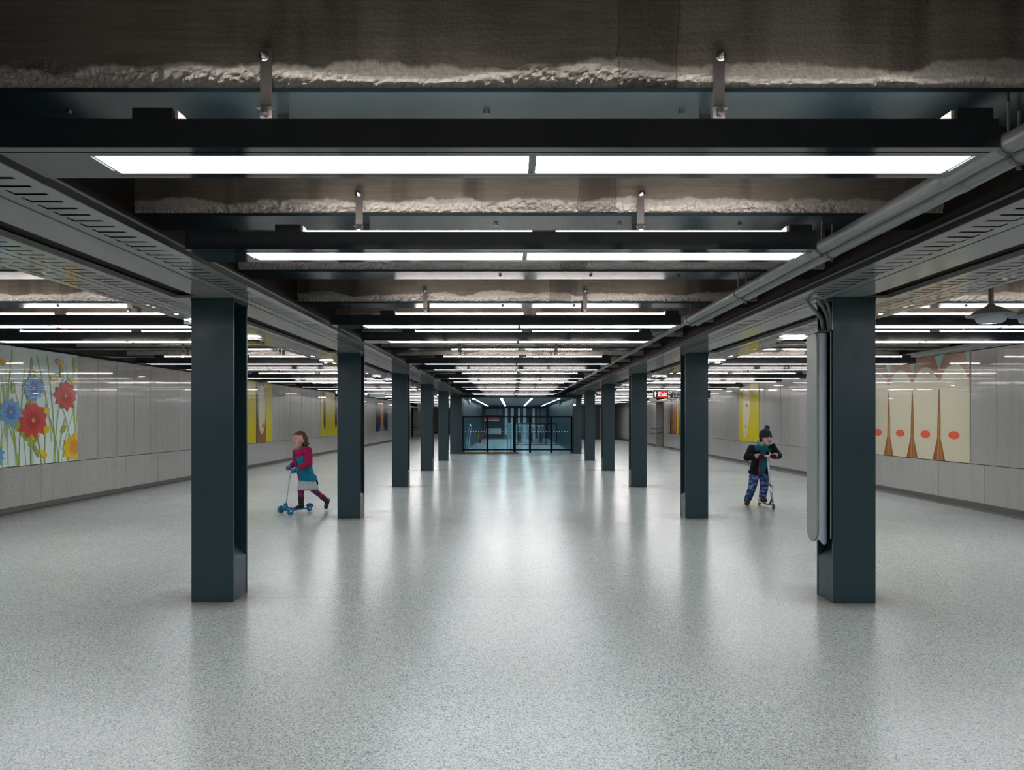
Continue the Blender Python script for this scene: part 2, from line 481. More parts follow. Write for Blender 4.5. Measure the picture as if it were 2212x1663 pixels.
# tiled stair recesses behind the two openings
def tiles_mat():
    m = mat('navy_tile', (.006, .010, .028), .14, spec=.6)
    n = NT(m); br = n.n('ShaderNodeTexBrick'); br.inputs['Scale'].default_value = 1
    br.inputs['Brick Width'].default_value = .3; br.inputs['Row Height'].default_value = .15; br.inputs['Mortar Size'].default_value = .006
    br.inputs['Color1'].default_value = (.005, .009, .026, 1); br.inputs['Color2'].default_value = (.008, .013, .035, 1); br.inputs['Mortar'].default_value = (.03, .035, .05, 1)
    cmb = n.n('ShaderNodeCombineXYZ'); p = n.sep(n.coord())
    n.l(n.math('ADD', p[0], p[1]), cmb.inputs[0]); n.l(p[2], cmb.inputs[1]); n.l(cmb.outputs[0], br.inputs['Vector'])
    n.base(br.outputs['Color']); return m
M_NAVY = tiles_mat()
def recess(side, X, a0, a1, yoff):
    sg = 1 if side == 'L' else -1
    b = MB()
    x0, x1 = sorted((X - sg * .34, X - sg * 2.4))
    b.box(x0, x1, a1, a1 + .1, 0, ZT); b.box(x0, x1, a0 - .1, a0, 0, ZT)
    x2 = X - sg * 2.4; b.box(min(x2, x2 - sg * .1), max(x2, x2 - sg * .1), a0 - .1, a1 + .1, 0, ZT)
    b.box(min(X - sg * .03, x2), max(X - sg * .03, x2), a0, a1, -.3, -.001)
    struct(b.build('wall_stair_recess', M_NAVY))
    b = MB()
    for y in (a0 - .06, a1 - .02):
        x0, x1 = sorted((X + sg * .01, X - sg * .36)); b.box(x0, x1, y, y + .08, 0, 2.46)
    b.box(x0, x1, a0, a1, 2.36, 2.46)
    struct(b.build('trim_4' if side == 'L' else 'trim_5', M_WALL))
    r = MB()
    for dx, dz in ((0.0, 0), (.06, -.25)):
        r.tube([(X + sg * .34, a1 - .25, .95 + dz), (X + sg * .08, a1 - .18, .95 + dz), (X - sg * .25, a1 - .14, 1.0 + dz), (X - sg * 2.0, a1 - .14, 2.1 + dz)], .022, 8)
    r.tube([(X + sg * .34, a1 - .25, .95), (X + sg * .38, a1 - .26, .82), (X + sg * .34, a1 - .25, .70)], .022, 8)
    o = r.build('handrail', M_STEEL)
    tag(o, 'steel stair handrail curling out of the dark tiled opening ' + ('past the flower mural wall' if side == 'L' else 'past the exit sign'), 'handrail')
recess('L', XL, 52.4, 56.0, 0); recess('R', XR, 34.2, 36.0, 0)

# ------------------------------------------------------------------ passage beyond the glass barrier
M_TW = paint('passage_teal_wall', (.008, .031, .042), .36)
M_TC = paint('passage_ceiling', (.035, .065, .075), .36)
M_TF = mat('passage_floor', (.68, .80, .84), .16)
for nm, x0, x1, m in (('wall_passage_left', TL - .2, TL, M_TW), ('wall_passage_right', TR, TR + .2, M_TW)):
    b = MB(); b.box(x0, x1, YE, 50.2, 0, ZT); wp = struct(b.build(nm, m))
    rb = MB()
    xx = x1 if x0 < 0 else x0; s_ = 1 if x0 < 0 else -1
    for k in range(60):
        y = YE + .5 + k * .34
        rb.box(min(xx, xx + s_ * .012), max(xx, xx + s_ * .012), y, y + .32, .12, 2.3)
    o = rb.build('wall_slat', m, wp); o['kind'] = 'stuff'
b = MB(); b.box(TL - .2, TR + .2, YE, 50.2, TZ, TZ + .2); b.box(TL - .35, TR + .35, YE - .02, YE + .28, TZ + .02, ZT); struct(b.build('ceiling_passage', M_TC))
b = MB(); b.box(TL - .35, TR + .35, YE - .04, YE - .02, TZ + .03, ZT); struct(b.build('trim_6', M_HOUS))
b = MB(); b.box(TL, TR, YE + .35, 50.2, .001, .012); struct(b.build('floor_passage', M_TF))
b = MB(); b.box(TL - .2, TR + .2, 50.0, 50.4, 0, ZT); wb = struct(b.build('wall_passage_end', M_TW))
b = MB(); b.box(-8.3, TL - .2, YE, YE + .1, ZT - .01, ZT)
# end wall dressing: pale piers, with reflections between them painted as navy strips
M_PIER = mat('pale_blue_pier', (.70, .80, .86), .2); M_NAVB = mat('navy_band', (.006, .02, .06), .2)
M_GREYP = mat('grey_lilac_panel', (.13, .14, .18), .3)
for x0, x1, z0, z1, m, nm in ((-.52, -.32, .3, 2.25, M_PIER, 'pier'), (-.30, -.1, 1.3, 2.25, M_NAVB, 'navy_reflection'), (-.08, .12, 0, 2.25, M_PIER, 'pier'),
        (.14, .42, 1.2, 2.25, M_NAVB, 'navy_reflection'), (.44, .60, 0, 2.25, M_PIER, 'pier'), (.62, .80, 1.2, 2.25, M_NAVB, 'navy_reflection'), (.82, 1.05, 0, 2.25, M_PIER, 'pier'),
        (1.08, 1.48, 1.2, 2.25, M_NAVB, 'navy_reflection'), (1.5, 1.66, 0, 2.25, M_PIER, 'pier'), (1.9, 2.0, 0, 2.2, M_GREYP, 'grey_panel'), (2.1, 2.5, 0, 2.25, M_GREYP, 'grey_panel'),
        (-.32, 1.7, 0, 1.18, mat('teal_low_panel', (.34, .52, .58), .25), 'low_panel'), (-1.95, -.75, 1.75, 2.2, M_GREYP, 'grey_panel'), (-.6, -.34, 0, 1.5, M_GREYP, 'grey_panel')):
    b = MB(); dpt = .10 if nm == 'pier' else .04; b.box(x0, x1, 50.0 - dpt, 50.0, z0, z1); b.build(nm, m, wb)
# framed window under the red sign
b = MB()
for a in ((-1.98, -1.9, 49.9, 50, 0.25, 1.5), (-.8, -.7, 49.9, 50, .0, 1.5), (-1.98, -.7, 49.9, 50, .25, .33), (-1.98, -.7, 49.9, 50, 1.42, 1.5)): b.box(*a)
b.build('door_frame', M_BLK, wb)
b = MB(); b.box(-1.9, -.8, 49.96, 50, .33, .75); b.build('low_panel', M_PIER, wb)
sgn = MB(); sgn.box(-2.0, -.92, 48.96, 49.0, 1.32, 1.55); t = sgn.build('hanging_sign', mat('red_sign', srgb(190, 40, 70), .3)); t.location.z = 0
tag(t, 'small red hanging sign above the dark doorway at the end of the glassed passage', 'sign')
b = MB(); b.box(-1.98, -.94, 48.95, 48.96, 1.34, 1.39); b.build('pale_strip', M_PIER, t)
for xx in (-1.8, -1.1): b = MB(); b.tube([(xx, 48.98, 1.55), (xx, 48.98, TZ)], .01, 6); b.build('hanger', M_BLK, t)
# lights of the passage
M_TL = emis('passage_light', (.72, .92, 1.0), TUN_L)
lt0 = None
for r, xx in enumerate((-1.70, -.47, .86, 2.08)):
    for k in range(11):
        y = 30.4 + k * 1.75
        if lt0 is None:
            lt0 = empty('ceiling_light', (xx, y, TZ)); b = MB(); b.box(-.055, .055, -.16, .16, -.004, .0); b.build('glowing_lens', M_TL, lt0)
            b = MB(); b.box(-.07, .07, -.175, .175, -.003, .001); b.build('frame', M_TC, lt0); o = lt0
        else: o = copy_tree(lt0); o.location = (xx, y, TZ)
        tag(o, 'small bluish rectangular light in the %s line, %s from the glass barrier' % (ORD[r] , ORD[k]), 'light', 'passage ceiling lights')

# glass barrier
M_FR = mat('black_frame', (.003, .0035, .004), .6, spec=.1)
m = bpy.data.materials.new('tinted_glass'); m.use_nodes = True; t = m.node_tree; t.nodes.clear()
tr = t.nodes.new('ShaderNodeBsdfTransparent'); tr.inputs[0].default_value = (.80, .93, .97, 1)
gl = t.nodes.new('ShaderNodeBsdfGlossy'); gl.inputs[1].default_value = .02
fr = t.nodes.new('ShaderNodeFresnel'); fr.inputs[0].default_value = 1.45
mx = t.nodes.new('ShaderNodeMixShader'); ou = t.nodes.new('ShaderNodeOutputMaterial')
t.links.new(fr.outputs[0], mx.inputs[0]); t.links.new(tr.outputs[0], mx.inputs[1]); t.links.new(gl.outputs[0], mx.inputs[2]); t.links.new(mx.outputs[0], ou.inputs[0])
M_GLASS = m
YG = 29.35
gb = empty('glass_barrier', (0, YG, 0)); tag(gb, 'black-framed glass barrier of five panes closing the central hall', 'glass barrier')
posts = [-2.12, -1.055, .10, .775, 1.69, 2.56]
for i, x in enumerate(posts):
    b = MB(); wd = .035 if i in (0, 5) else (.065 if i == 2 else .045)
    b.box(x - wd, x + wd, -.03, .03, .0, 1.57); bevel(b.build('post', M_FR, gb), .004, 1)
for z0, z1 in ((1.53, 1.60), (.12, .18)):
    b = MB(); b.box(posts[0] - .035, posts[-1] + .035, -.025, .025, z0, z1); b.build('rail', M_FR, gb)
for i in range(5):
    b = MB(); b.box(posts[i] + .04, posts[i + 1] - .04, -.006, .006, .17, 1.54); b.build('glass_pane', M_GLASS, gb)
    d = MB(); x = posts[i] + .12
    while x < posts[i + 1] - .08:
        d.lathe([(0, -.001), (.022, 0)], (x, -.008, .93), 8, 'y'); x += .115
    o = d.build('dot_row', mat('dot_white', (.75, .85, .85), .5), gb); o['kind'] = 'stuff'
b = MB(); b.box(-2.3, .28, 28.98, 29.3, .0, .055); o = b.build('ramp_step', M_BLK); tag(o, 'low black step along the foot of the glass barrier', 'step')
b = MB(); b.box(-2.25, .0, 29.0, 29.3, .055, .062); b.build('yellow_nosing', mat('dull_yellow', (.25, .22, .06), .5), o)
# handrail posts by the barrier
def rail(x0, y0, x1, y1, z1, label):
    b = MB(); b.tube([(x0, y0, .0), (x1, y1, z1)], .035, 10); b.tube([(x0 - .16, y0 + .6, 0), (x1 - .10, y1 + .6, z1 + .1)], .035, 10); b.tube([(x1, y1, z1), (x1 - .10, y1 + .6, z1 + .1)], .028, 8)
    o = b.build('handrail', mat('pale_rail', (.55, .68, .70), .2, .3)); tag(o, label, 'handrail')
rail(-1.93, 29.7, -1.80, 30.1, 1.13, 'slanting pale steel handrail just behind the first pane of the glass barrier')
b = MB(); b.tube([(-.2, 29.7, 0), (-.19, 29.72, 1.13)], .03, 10); b.tube([(-.05, 30.3, 0), (-.05, 30.3, 1.1)], .03, 10); b.tube([(-.3, 29.7, 1.2), (-.02, 29.7, 1.2)], .03, 8); b.tube([(-.3, 29.7, 1.12), (-.02, 29.7, 1.12)], .02, 8)
o = b.build('handrail', mat('pale_rail2', (.55, .68, .70), .2, .3)); tag(o, 'upright pale steel handrail beside the thick post of the glass barrier', 'handrail')
# black railing farther in
yr = 38.3; b = MB()
rl = empty('inner_railing', (0, yr, 0)); tag(rl, 'black tubular railing standing in the passage behind the glass barrier', 'railing')
for z in (.12, .22, 1.20): b.tube([(.15, 0, z), (2.5, 0, z)], .022, 8)
b.build('rail', M_FR, rl)
for x in (.15, .33, 1.62, 1.9, 2.5):
    b = MB(); b.tube([(x, 0, 0), (x, 0, 1.2)], .022, 8); b.build('post', M_FR, rl)
b = MB(); b.box(.1, 2.5, -.06, .06, 0, .05); b.build('kerb', M_BLK, rl)
# turnstiles
M_TS = mat('turnstile_steel', (.25, .36, .40), .2, .6)
for i, x in enumerate((.45, 1.15, 1.75)):
    tt = empty('turnstile', (x, 41.5, 0)); tag(tt, '%s steel turnstile cabinet behind the black inner railing' % ORD[i], 'turnstile', 'turnstiles in the glassed passage')
    b = MB(); b.box(-.12, .12, 0, 1.1, 0, 1.02); bevel(b.build('cabinet', M_TS, tt), .03)
    b = MB(); b.box(-.20, .20, -.02, 1.0, 1.0, 1.06); bevel(b.build('top_plate', M_PIER, tt), .01)
    b = MB(); b.tube([(.12, .5, .85), (.28, .45, .80)], .018, 8); b.tube([(.12, .5, .85), (.26, .3, .55)], .018, 8); b.build('arm', M_STEEL, tt)
    b = MB(); b.box(-.09, .09, -.015, 0, .12, .62); b.build('front_panel', M_BLK, tt)
# red and yellow hydrant parts on the passage floor
hy = empty('standpipe', (-1.93, 41.3, 0)); tag(hy, 'red standpipe with yellow cap on the passage floor', 'standpipe')
b = MB(); b.tube([(0, 0, 0), (0, 0, .3), (.13, .1, .42), (.24, .2, .5), (.24, .2, 1.0)], .06, 10); b.build('pipe', mat('red_paint', (.35, .01, .03), .4), hy)
b = MB(); b.tube([(-.10, 0, .2), (-.10, 0, .58)], .06, 10); b.build('yellow_cap', mat('yellow_paint', (.5, .36, .02), .4), hy)
# cameras
M_CAMB = mat('camera_white', (.55, .60, .60), .4)
def seccam(x, y, z, s, d, label):
    o = empty('security_camera', (x, y, z)); tag(o, label, 'camera')
    b = MB(); b.lathe([(0, -.02), (.10 * s, -.02), (.12 * s, .02), (.10 * s, .08), (.05 * s, .115), (0, .115)], (0, 0, 0), 14); b.build('mount', M_CAMB, o, True)
    b = MB(); b.lathe([(0, -.24 * s), (.035 * s, -.22 * s), (.08 * s, -.08 * s), (.10 * s, -.02)], (d * .02, 0, 0), 14); b.build('housing', M_CAMB, o, True)
    return o
seccam(-1.92, 30.4, 2.25, .62, 1, 'white wedge-shaped camera high on the passage wall, nearer the hall')
seccam(-1.92, 38.5, 2.24, .7, 1, 'white wedge-shaped camera high on the passage wall, deeper in')
seccam(2.35, 33.5, 2.24, .65, -1, 'white camera high on the opposite passage wall')
o = empty('wall_lamp', (2.62, 28.6, 2.14)); tag(o, 'pale cylindrical lamp on the last column by the glass barrier', 'lamp')
b = MB(); b.lathe([(0, .18), (.07, .18), (.075, .16), (.06, -.06), (0, -.06)], (0, 0, 0), 14); b.build('shade', mat('shade_pinkish', (.45, .38, .36), .4), o, True)
b = MB(); b.ball((0, 0, -.08), (.05, .05, .03)); b.build('lens', emis('lamp_lens', (1, .97, .95), 8), o, True)

# ------------------------------------------------------------------ columns
def make_column():
    t = empty('column'); W = .1725; Dp = .30
    for y0 in (0, Dp - .022):
        b = MB(); b.box(-W, W, y0, y0 + .022, 0, ZS - .004); bevel(b.build('flange', M_TEAL, t), .003, 2)
    b = MB(); b.box(-.009, .009, .022, Dp - .022, 0, ZS - .004); b.build('web', M_TEAL, t)
    for s in (-1, 1):
        b = MB(); e = s * (W - .004); i = len(b.v)
        pr = [(s * .009, 0), (e, 0), (e, .335), (s * .02, .48), (s * .009, .48)]
        for y in (.022, Dp - .022): b.v += [(x, y, z) for x, z in pr]
        k = 5
        for j in range(k): b.f.append((j, (j + 1) % k, k + (j + 1) % k, k + j)); b.m.append(0)
        b.f.append(tuple(range(k))); b.m.append(0); b.f.append(tuple(range(k, 2 * k))); b.m.append(0)
        b.build('foot_infill', M_TEAL, t, fix=True)
    b = MB(); b.box(-W - .003, W + .003, -.004, Dp + .004, ZS - .03, ZS - .001); b.build('cap_plate', M_TEAL, t)
    return t
c0 = make_column(); used = False
for side, c in (('in the row on the flower mural side', CL), ('in the row on the grey casing side', CR)):
    for k in range(6):
        o = c0 if not used else copy_tree(c0)
        used = True
        o.location = (c, C0 + BAY * k - (.05 if (k == 0 and c > 0) else 0), 0)
        if k == 0 and c < 0: lb = 'tall dark teal steel column, first in the row on the flower mural side'
        elif k == 0: lb = 'dark teal steel column carrying the pale grey conduit casing'
        else: lb = 'dark teal steel column, %s %s' % (ORD[k], side)
        tag(o, lb, 'column', 'steel columns beside the central hall')

# casing on the first column of the grey casing side
ca = empty('conduit_casing', (2.60, 5.53, 0)); tag(ca, 'tall pale grey conduit casing with rounded ends strapped to the teal column', 'casing')
def stadium(x0, x1, y0, y1, z0, z1):
    b = MB(); r = (x1 - x0) / 2; cx = (x0 + x1) / 2; pts = []
    for k in range(13):
        a = PI + PI * k / 12; pts.append((cx + r * math.cos(a), z0 + r + r * math.sin(a)))
    for k in range(13):
        a = PI * k / 12; pts.append((cx + r * math.cos(a), z1 - r + r * math.sin(a)))
    n_ = len(pts)
    for y in (y0, y1): b.v += [(x, y, z) for x, z in pts]
    for j in range(n_): b.f.append((j, (j + 1) % n_, n_ + (j + 1) % n_, n_ + j)); b.m.append(0)
    b.f.append(tuple(range(n_))); b.m.append(0); b.f.append(tuple(range(n_, 2 * n_))); b.m.append(0)
    return b
b = MB(); r0 = .095; yc = .165; pts = [(yc + r0 * math.cos(PI + PI * k / 14), .475 + r0 + r0 * math.sin(PI + PI * k / 14)) for k in range(15)] + [(yc + r0 * math.cos(PI * k / 14), 2.235 - r0 + r0 * math.sin(PI * k / 14)) for k in range(15)]
k = len(pts)
for x in (-.102, -.088): b.v += [(x, y, z) for y, z in pts]
for j in range(k): b.f.append((j, (j + 1) % k, k + (j + 1) % k, k + j)); b.m.append(0)
b.f.append(tuple(range(k))); b.m.append(0); b.f.append(tuple(range(k, 2 * k))); b.m.append(0)
bevel(b.build('side_cover', M_CASE, ca, fix=True), .003, 2)
b = MB(); b.box(-.088, -.004, .10, .25, .50, 2.20); b.build('body', M_CASE, ca)
b = MB(); pr = [(-.046 + .042 * math.cos(a), .10 - .036 * math.sin(a)) for a in [PI * k / 16 for k in range(17)]]
zb = [.50 - .035 * math.sqrt(max(0, 1 - ((x + .040) / .030) ** 2)) for x, y in pr]
for (x, y), z in zip(pr, zb): b.v.append((x, y, z))
for (x, y) in pr: b.v.append((x, y, 2.20))
k = len(pr)
for j in range(k): b.f.append((j, (j + 1) % k, k + (j + 1) % k, k + j)); b.m.append(0)
b.f.append(tuple(range(k))); b.m.append(0); b.f.append(tuple(range(k, 2 * k))); b.m.append(0)
b.build('half_round_cover', M_CASE2, ca, fix=True)
b = MB(); b.box(-.115, -.001, .02, .26, 2.20, 2.22); b.build('collar', M_BLK, ca)
b = MB(); b.tube([(-.008, .02, .52), (-.008, .02, 2.2)], .006, 8); b.build('edge_rod', M_PIPE, ca)
def smooth_path(pts, n_=5):
    pts = [Vector(q) for q in pts]; out = []
    for i in range(len(pts) - 1):
        p0, p1, p2, p3 = pts[max(i - 1, 0)], pts[i], pts[i + 1], pts[min(i + 2, len(pts) - 1)]
        for k in range(n_):
            t = k / n_; out.append(.5 * ((2 * p1) + (p2 - p0) * t + (2 * p0 - 5 * p1 + 4 * p2 - p3) * t * t + (3 * p1 - p0 - 3 * p2 + p3) * t ** 3))
    return out + [pts[-1]]
for i, pp in enumerate((((1778.4, 712), (1775, 690), (1764, 675), (1751, 661), (1739, 646)), ((1790, 712), (1788.5, 690), (1781.7, 671), (1770, 652), (1762, 638)), ((1797, 712), (1795, 686), (1790, 663), (1784, 646), (1779, 632)))):
    b = MB(); b.tube(smooth_path([P(a, c_, 5.66 + .03 * (2 - i)) - Vector(ca.location) for a, c_ in pp]), .0155, 12)
    b.build('conduit', M_PIPE, ca, True)

# ------------------------------------------------------------------ ceiling lights
Z0 = 1.5
def make_light(hl, hr, half, ys_, yb):
    """origin: floor projection of the light's centre front edge; ys_: distance to the beam face behind it"""
    t = empty('ceiling_light')
    b = MB()
    b.box(hl, hr, .0, .308, Z0 + .953, Z0 + 1.026); b.box(hl + .004, hr - .004, .003, .305, Z0 + 1.026, Z0 + 1.046)
    b.box(hl, hr, 0, .044, Z0 + .945, Z0 + .953); 
    b.box(hl, -half - .012, .052, .308, Z0 + .945, Z0 + .953); b.box(half + .012, hr, .052, .308, Z0 + .945, Z0 + .953)
    b.box(-half - .012, half + .012, .052, .083, Z0 + .945, Z0 + .953)
    b.box(-half - .012, half + .012, .255, .275, Z0 + .945, Z0 + .953); b.box(-half - .012, half + .012, .278, .308, Z0 + .945, Z0 + .953)
    b.box(-.014, -.0015, .083, .255, Z0 + .945, Z0 + .953); b.box(.0015, .014, .083, .255, Z0 + .945, Z0 + .953)
    b.build('housing', M_HOUS, t)
    for a0, a1 in ((-half, -.014), (.014, half)):
        b = MB(); b.box(a0, a1, .085, .253, Z0 + .9475, Z0 + .953); b.build('diffuser', M_DIFF, t)
    for a0, a1 in ((-1.255 * half / 1.585, .04), (.178, 1.475 * half / 1.585)):
        b = MB(); b.box(a0, a1, .100, .113, Z0 + 1.062, Z0 + 1.079); b.build('tube', M_TUBE, t)
    for a0, a1, h0, h1 in ((-1.405 * half / 1.585, -1.265 * half / 1.585, -1.263, -1.252), (1.485 * half / 1.585, 1.61 * half / 1.585, 1.472, 1.484)):
        b = MB(); b.box(a0, a1, .01, .10, Z0 + 1.046, Z0 + 1.088); bx = b.build('end_box', M_HOUS, t)
        k = half / 1.585
        b = MB(); b.box(h0 * k, h1 * k, .025, .085, Z0 + 1.046, Z0 + 1.084); b.build('lampholder', M_HOLD, bx)
    for xs in (-.99, .695):
        sgx = 1 if xs < 0 else -1
        b = MB(); yb_ = ys_ - .007
        b.box(xs - .021, xs + .021, yb_ - .005, yb_, Z0 + (1.046 if ys_ < .31 else 1.10), Z0 + 1.378)
        if ys_ >= .31: b.box(xs - .021, xs + .021, .2, yb_, Z0 + 1.098, Z0 + 1.104)
        b.box(xs - .021, xs + .021, min(.2, yb_ - .02), min(.2, yb_ - .02) + .006, Z0 + 1.046, Z0 + 1.104)
        h = b.build('hanger_strap', M_STEELD, t)
        b = MB(); b.lathe([(0, -.030), (.006, -.030), (.006, -.018), (.011, -.018), (.011, -.006), (.019, -.005), (.019, 0)], (xs - sgx * .006, yb_ - .005, Z0 + 1.345), 10, 'y')
        b.build('bolt', M_STEEL, h, True)
        b = MB(); b.box(xs - .030, xs + .030, yb_ - .03, yb_ - .005, Z0 + 1.146, Z0 + 1.150); b.lathe([(.013, -.028), (.015, -.02), (.015, -.004), (.010, 0)], (xs, yb_ - .02, Z0 + 1.146), 10); b.build('clamp', M_STEEL, h)
        b = MB(); x2 = xs - sgx * .0; b.box(x2 - .022, x2 + .022, ys_ + .175, ys_ + .182, Z0 + 1.05, Z0 + 1.214); b.box(x2 - .022, x2 + .022, min(.25, ys_), ys_ + .18, Z0 + 1.047, Z0 + 1.053)
        b.build('rear_bracket', M_BLK, t)
    return t
LY = [2.38, 3.82, 6.88, 8.29, 11.74, 13.17, 16.13, 17.59, 20.5, 22.1, 25.3, 26.9]
LYF = LY + [29.9, 31.4, 34.6, 36.1, 39.3, 40.7, 44.0, 45.4]
LYL = LYF + [49.8, 54.3, 59.0, 63.6]
def dist_beam(y): return min(b for b in BEAMS if b - y > .12) - y
for cx, hl, hr, half, yl, where in ((.075, -1.905, 1.63, 1.585, LY, 'over the central hall'), (-4.73, -1.75, 1.42, 1.60, LYL, 'over the flower mural aisle'), (5.09, -1.42, 1.86, 1.75, LYF, 'over the pale casing aisle')):
    protos = {}
    vis = 0
    for y in [-2.3, -.85] + yl:
        d = round(dist_beam(y), 2)
        if d not in protos: o = protos[d] = make_light(hl, hr, half, d, 0)
        else: o = copy_tree(protos[d])
        o.location = (cx, y, 0)
        if y < 0: lb = 'long ceiling light behind the camera, %s %s' % ('first' if y > -1 else 'second', where)
        else:
            lb = 'long ceiling light, %s from the camera %s' % (ORD[vis], where); vis += 1
        tag(o, lb, 'ceiling light', 'long ceiling lights ' + where)

# conduits along the grey casing side
for i, (x, z, y1, nm) in enumerate(((1.905, 2.553, YE, 'inner grey ceiling conduit running the length of the hall above the casing side'), (2.005, 2.545, 7.6, 'outer grey ceiling conduit, ending at a coupling beyond the first light'))):
    cp = empty('conduit', (x, 0, z)); tag(cp, nm, 'conduit')
    b = MB(); b.tube([(0, YB, 0), (0, 7.4, 0)], .040, 14); b.build('pipe', M_PIPE, cp, True)
    b = MB(); b.tube([(0, 7.38, 0), (0, y1, 0)], .028 if i == 0 else .02, 12); b.build('pipe', M_PIPE, cp, True)
    for y in (3.02, 4.35, 5.9, 7.36):
        b = MB(); b.lathe([(.040, -.04), (.0425, -.035), (.0425, .035), (.040, .04)], (0, y, 0), 16, 'y'); b.build('coupling', M_PIPE, cp, True)
    for y in (2.62, 4.2, 5.75, 7.3) if i == 0 else (2.7, 4.28, 5.85):
        b = MB(); b.lathe([(.0405, -.012), (.0445, -.012), (.0445, .012), (.0405, .012)], (0, y, 0), 16, 'y')
        b.tube([(0, y, .04), (0, y, ZB - z)], .005, 6); b.tube([(0, y, -.04), (.0, y, -.062)], .009, 6); b.build('clamp', M_STEELD, cp)

# pendants on the boy's side
M_PG = mat('pendant_glass', (.42, .47, .55), .12, spec=.8)
for i, x in enumerate((4.56, 4.975)):
    o = empty('pendant_lamp', (x, 6.5, 0)); tag(o, ('bell-shaped grey pendant lamp near the faces mural, fully in view' if i == 0 else 'bell-shaped grey pendant lamp cut by the picture edge'), 'pendant lamp', 'grey pendant lamps')
    b = MB(); b.lathe([(.022, 1.06), (.022, 1.80), (.0, 1.80)], (0, 0, Z0), 14); b.build('stem', M_STEELD, o, True)
    b = MB(); b.lathe([(.024, 1.09), (.045, 1.065), (.10, 1.045), (.15, 1.01), (.205, .985), (.20, .972), (.13, .975)], (0, 0, Z0), 28); b.build('shade', M_PIPE, o, True)
    b = MB(); b.lathe([(.13, .995), (.135, .97), (.125, .935), (.105, .912), (0, .903)], (0, 0, Z0), 24); b.build('glass_bowl', M_PG, o, True)

# ------------------------------------------------------------------ murals (plain stand-ins in the colours seen)
PM = {}
def pm(nm, r, g_, b_):
    if nm not in PM:
        PM[nm] = mat('print_' + nm, srgb(r, g_, b_), .25, spec=.4, coat=.5, coat_rough=.012)
        n = NT(PM[nm]); bp = n.n('ShaderNodeBump'); bp.inputs['Strength'].default_value = .05; bp.inputs['Distance'].default_value = .01
        n.l(n.noise(n.coord(), 2.5, 2), bp.inputs['Height']); n.l(bp.outputs[0], n.b.inputs['Coat Normal'])
    return PM[nm]
class Print:
    def __init__(s, X, sg): s.X = X; s.sg = sg; s.b = MB(); s.mats = []; s.z = .0
    def mi(s, m):
        if m not in s.mats: s.mats.append(m)
        return s.mats.index(m)
    def poly(s, pts, m, dz=.0003):
        s.z += dz * .05
        x = s.X + s.sg * (.012 + s.z)
        q = [(x, u, v) for u, v in pts]
        s.b.poly(q, s.mi(m))
    def ell(s, u, v, ru, rv, m, a=0, n_=14, jag=0, rnd=None):
        pts = []
        for k in range(n_):
            t = 2 * PI * k / n_; j = 1 + (jag * (1 if k % 2 else -1)) + ((rnd.uniform(-.1, .1)) if rnd else 0)
            p, q = ru * math.cos(t) * j, rv * math.sin(t) * j
            pts.append((u + p * math.cos(a) - q * math.sin(a), v + p * math.sin(a) + q * math.cos(a)))
        s.poly(pts, m)
def mural(side, a0, a1, label, painter, ground):
    X = XL if side == 'L' else XR; sg = 1 if side == 'L' else -1
    t = empty('wall_mural', (0, 0, 0)); tag(t, label, 'mural')
    b = MB(); x0, x1 = sorted((X - sg * .028, X + sg * .010)); b.box(x0, x1, a0 + .004, a1 - .004, ZJ + .002, ZW - .004); bevel(b.build('panel', ground, t), .002, 1)
    p = Print(X, sg); painter(p, a0, a1, random.Random(int(a0 * 10)))
    if p.b.v: 
        o = p.b.build('printed_pattern', p.mats, t); o['kind'] = 'stuff'
    return t
mint = pm('mint', 216, 230, 226); green = pm('green', 152, 168, 40); lgreen = pm('light_green', 176, 190, 92); red = pm('red', 205, 62, 48); dred = pm('deep_red', 176, 36, 34)
yel = pm('yellow', 222, 186, 30); oran = pm('orange', 220, 140, 40); blu = pm('blue', 104, 158, 206); dblu = pm('deep_blue', 60, 120, 190)
cream = pm('cream', 205, 196, 168); brn = pm('brown', 142, 88, 44); lbrn = pm('light_brown', 176, 120, 62); lip = pm('coral', 224, 92, 58); myel = pm('strong_yellow', 204, 188, 10)
dgrn = pm('dark_green', 16, 90, 66); dbrn = pm('dark_brown', 54, 30, 24); ink = pm('ink', 24, 28, 34); tan = pm('tan', 196, 142, 92)
def clip(p, a0, a1):
    o = p.poly
    def f(pts, m, dz=.0003):
        o([(min(max(u, a0 + .005), a1 - .005), min(max(v, ZJ + .004), ZW - .006)) for u, v in pts], m, dz)
    p.poly = f
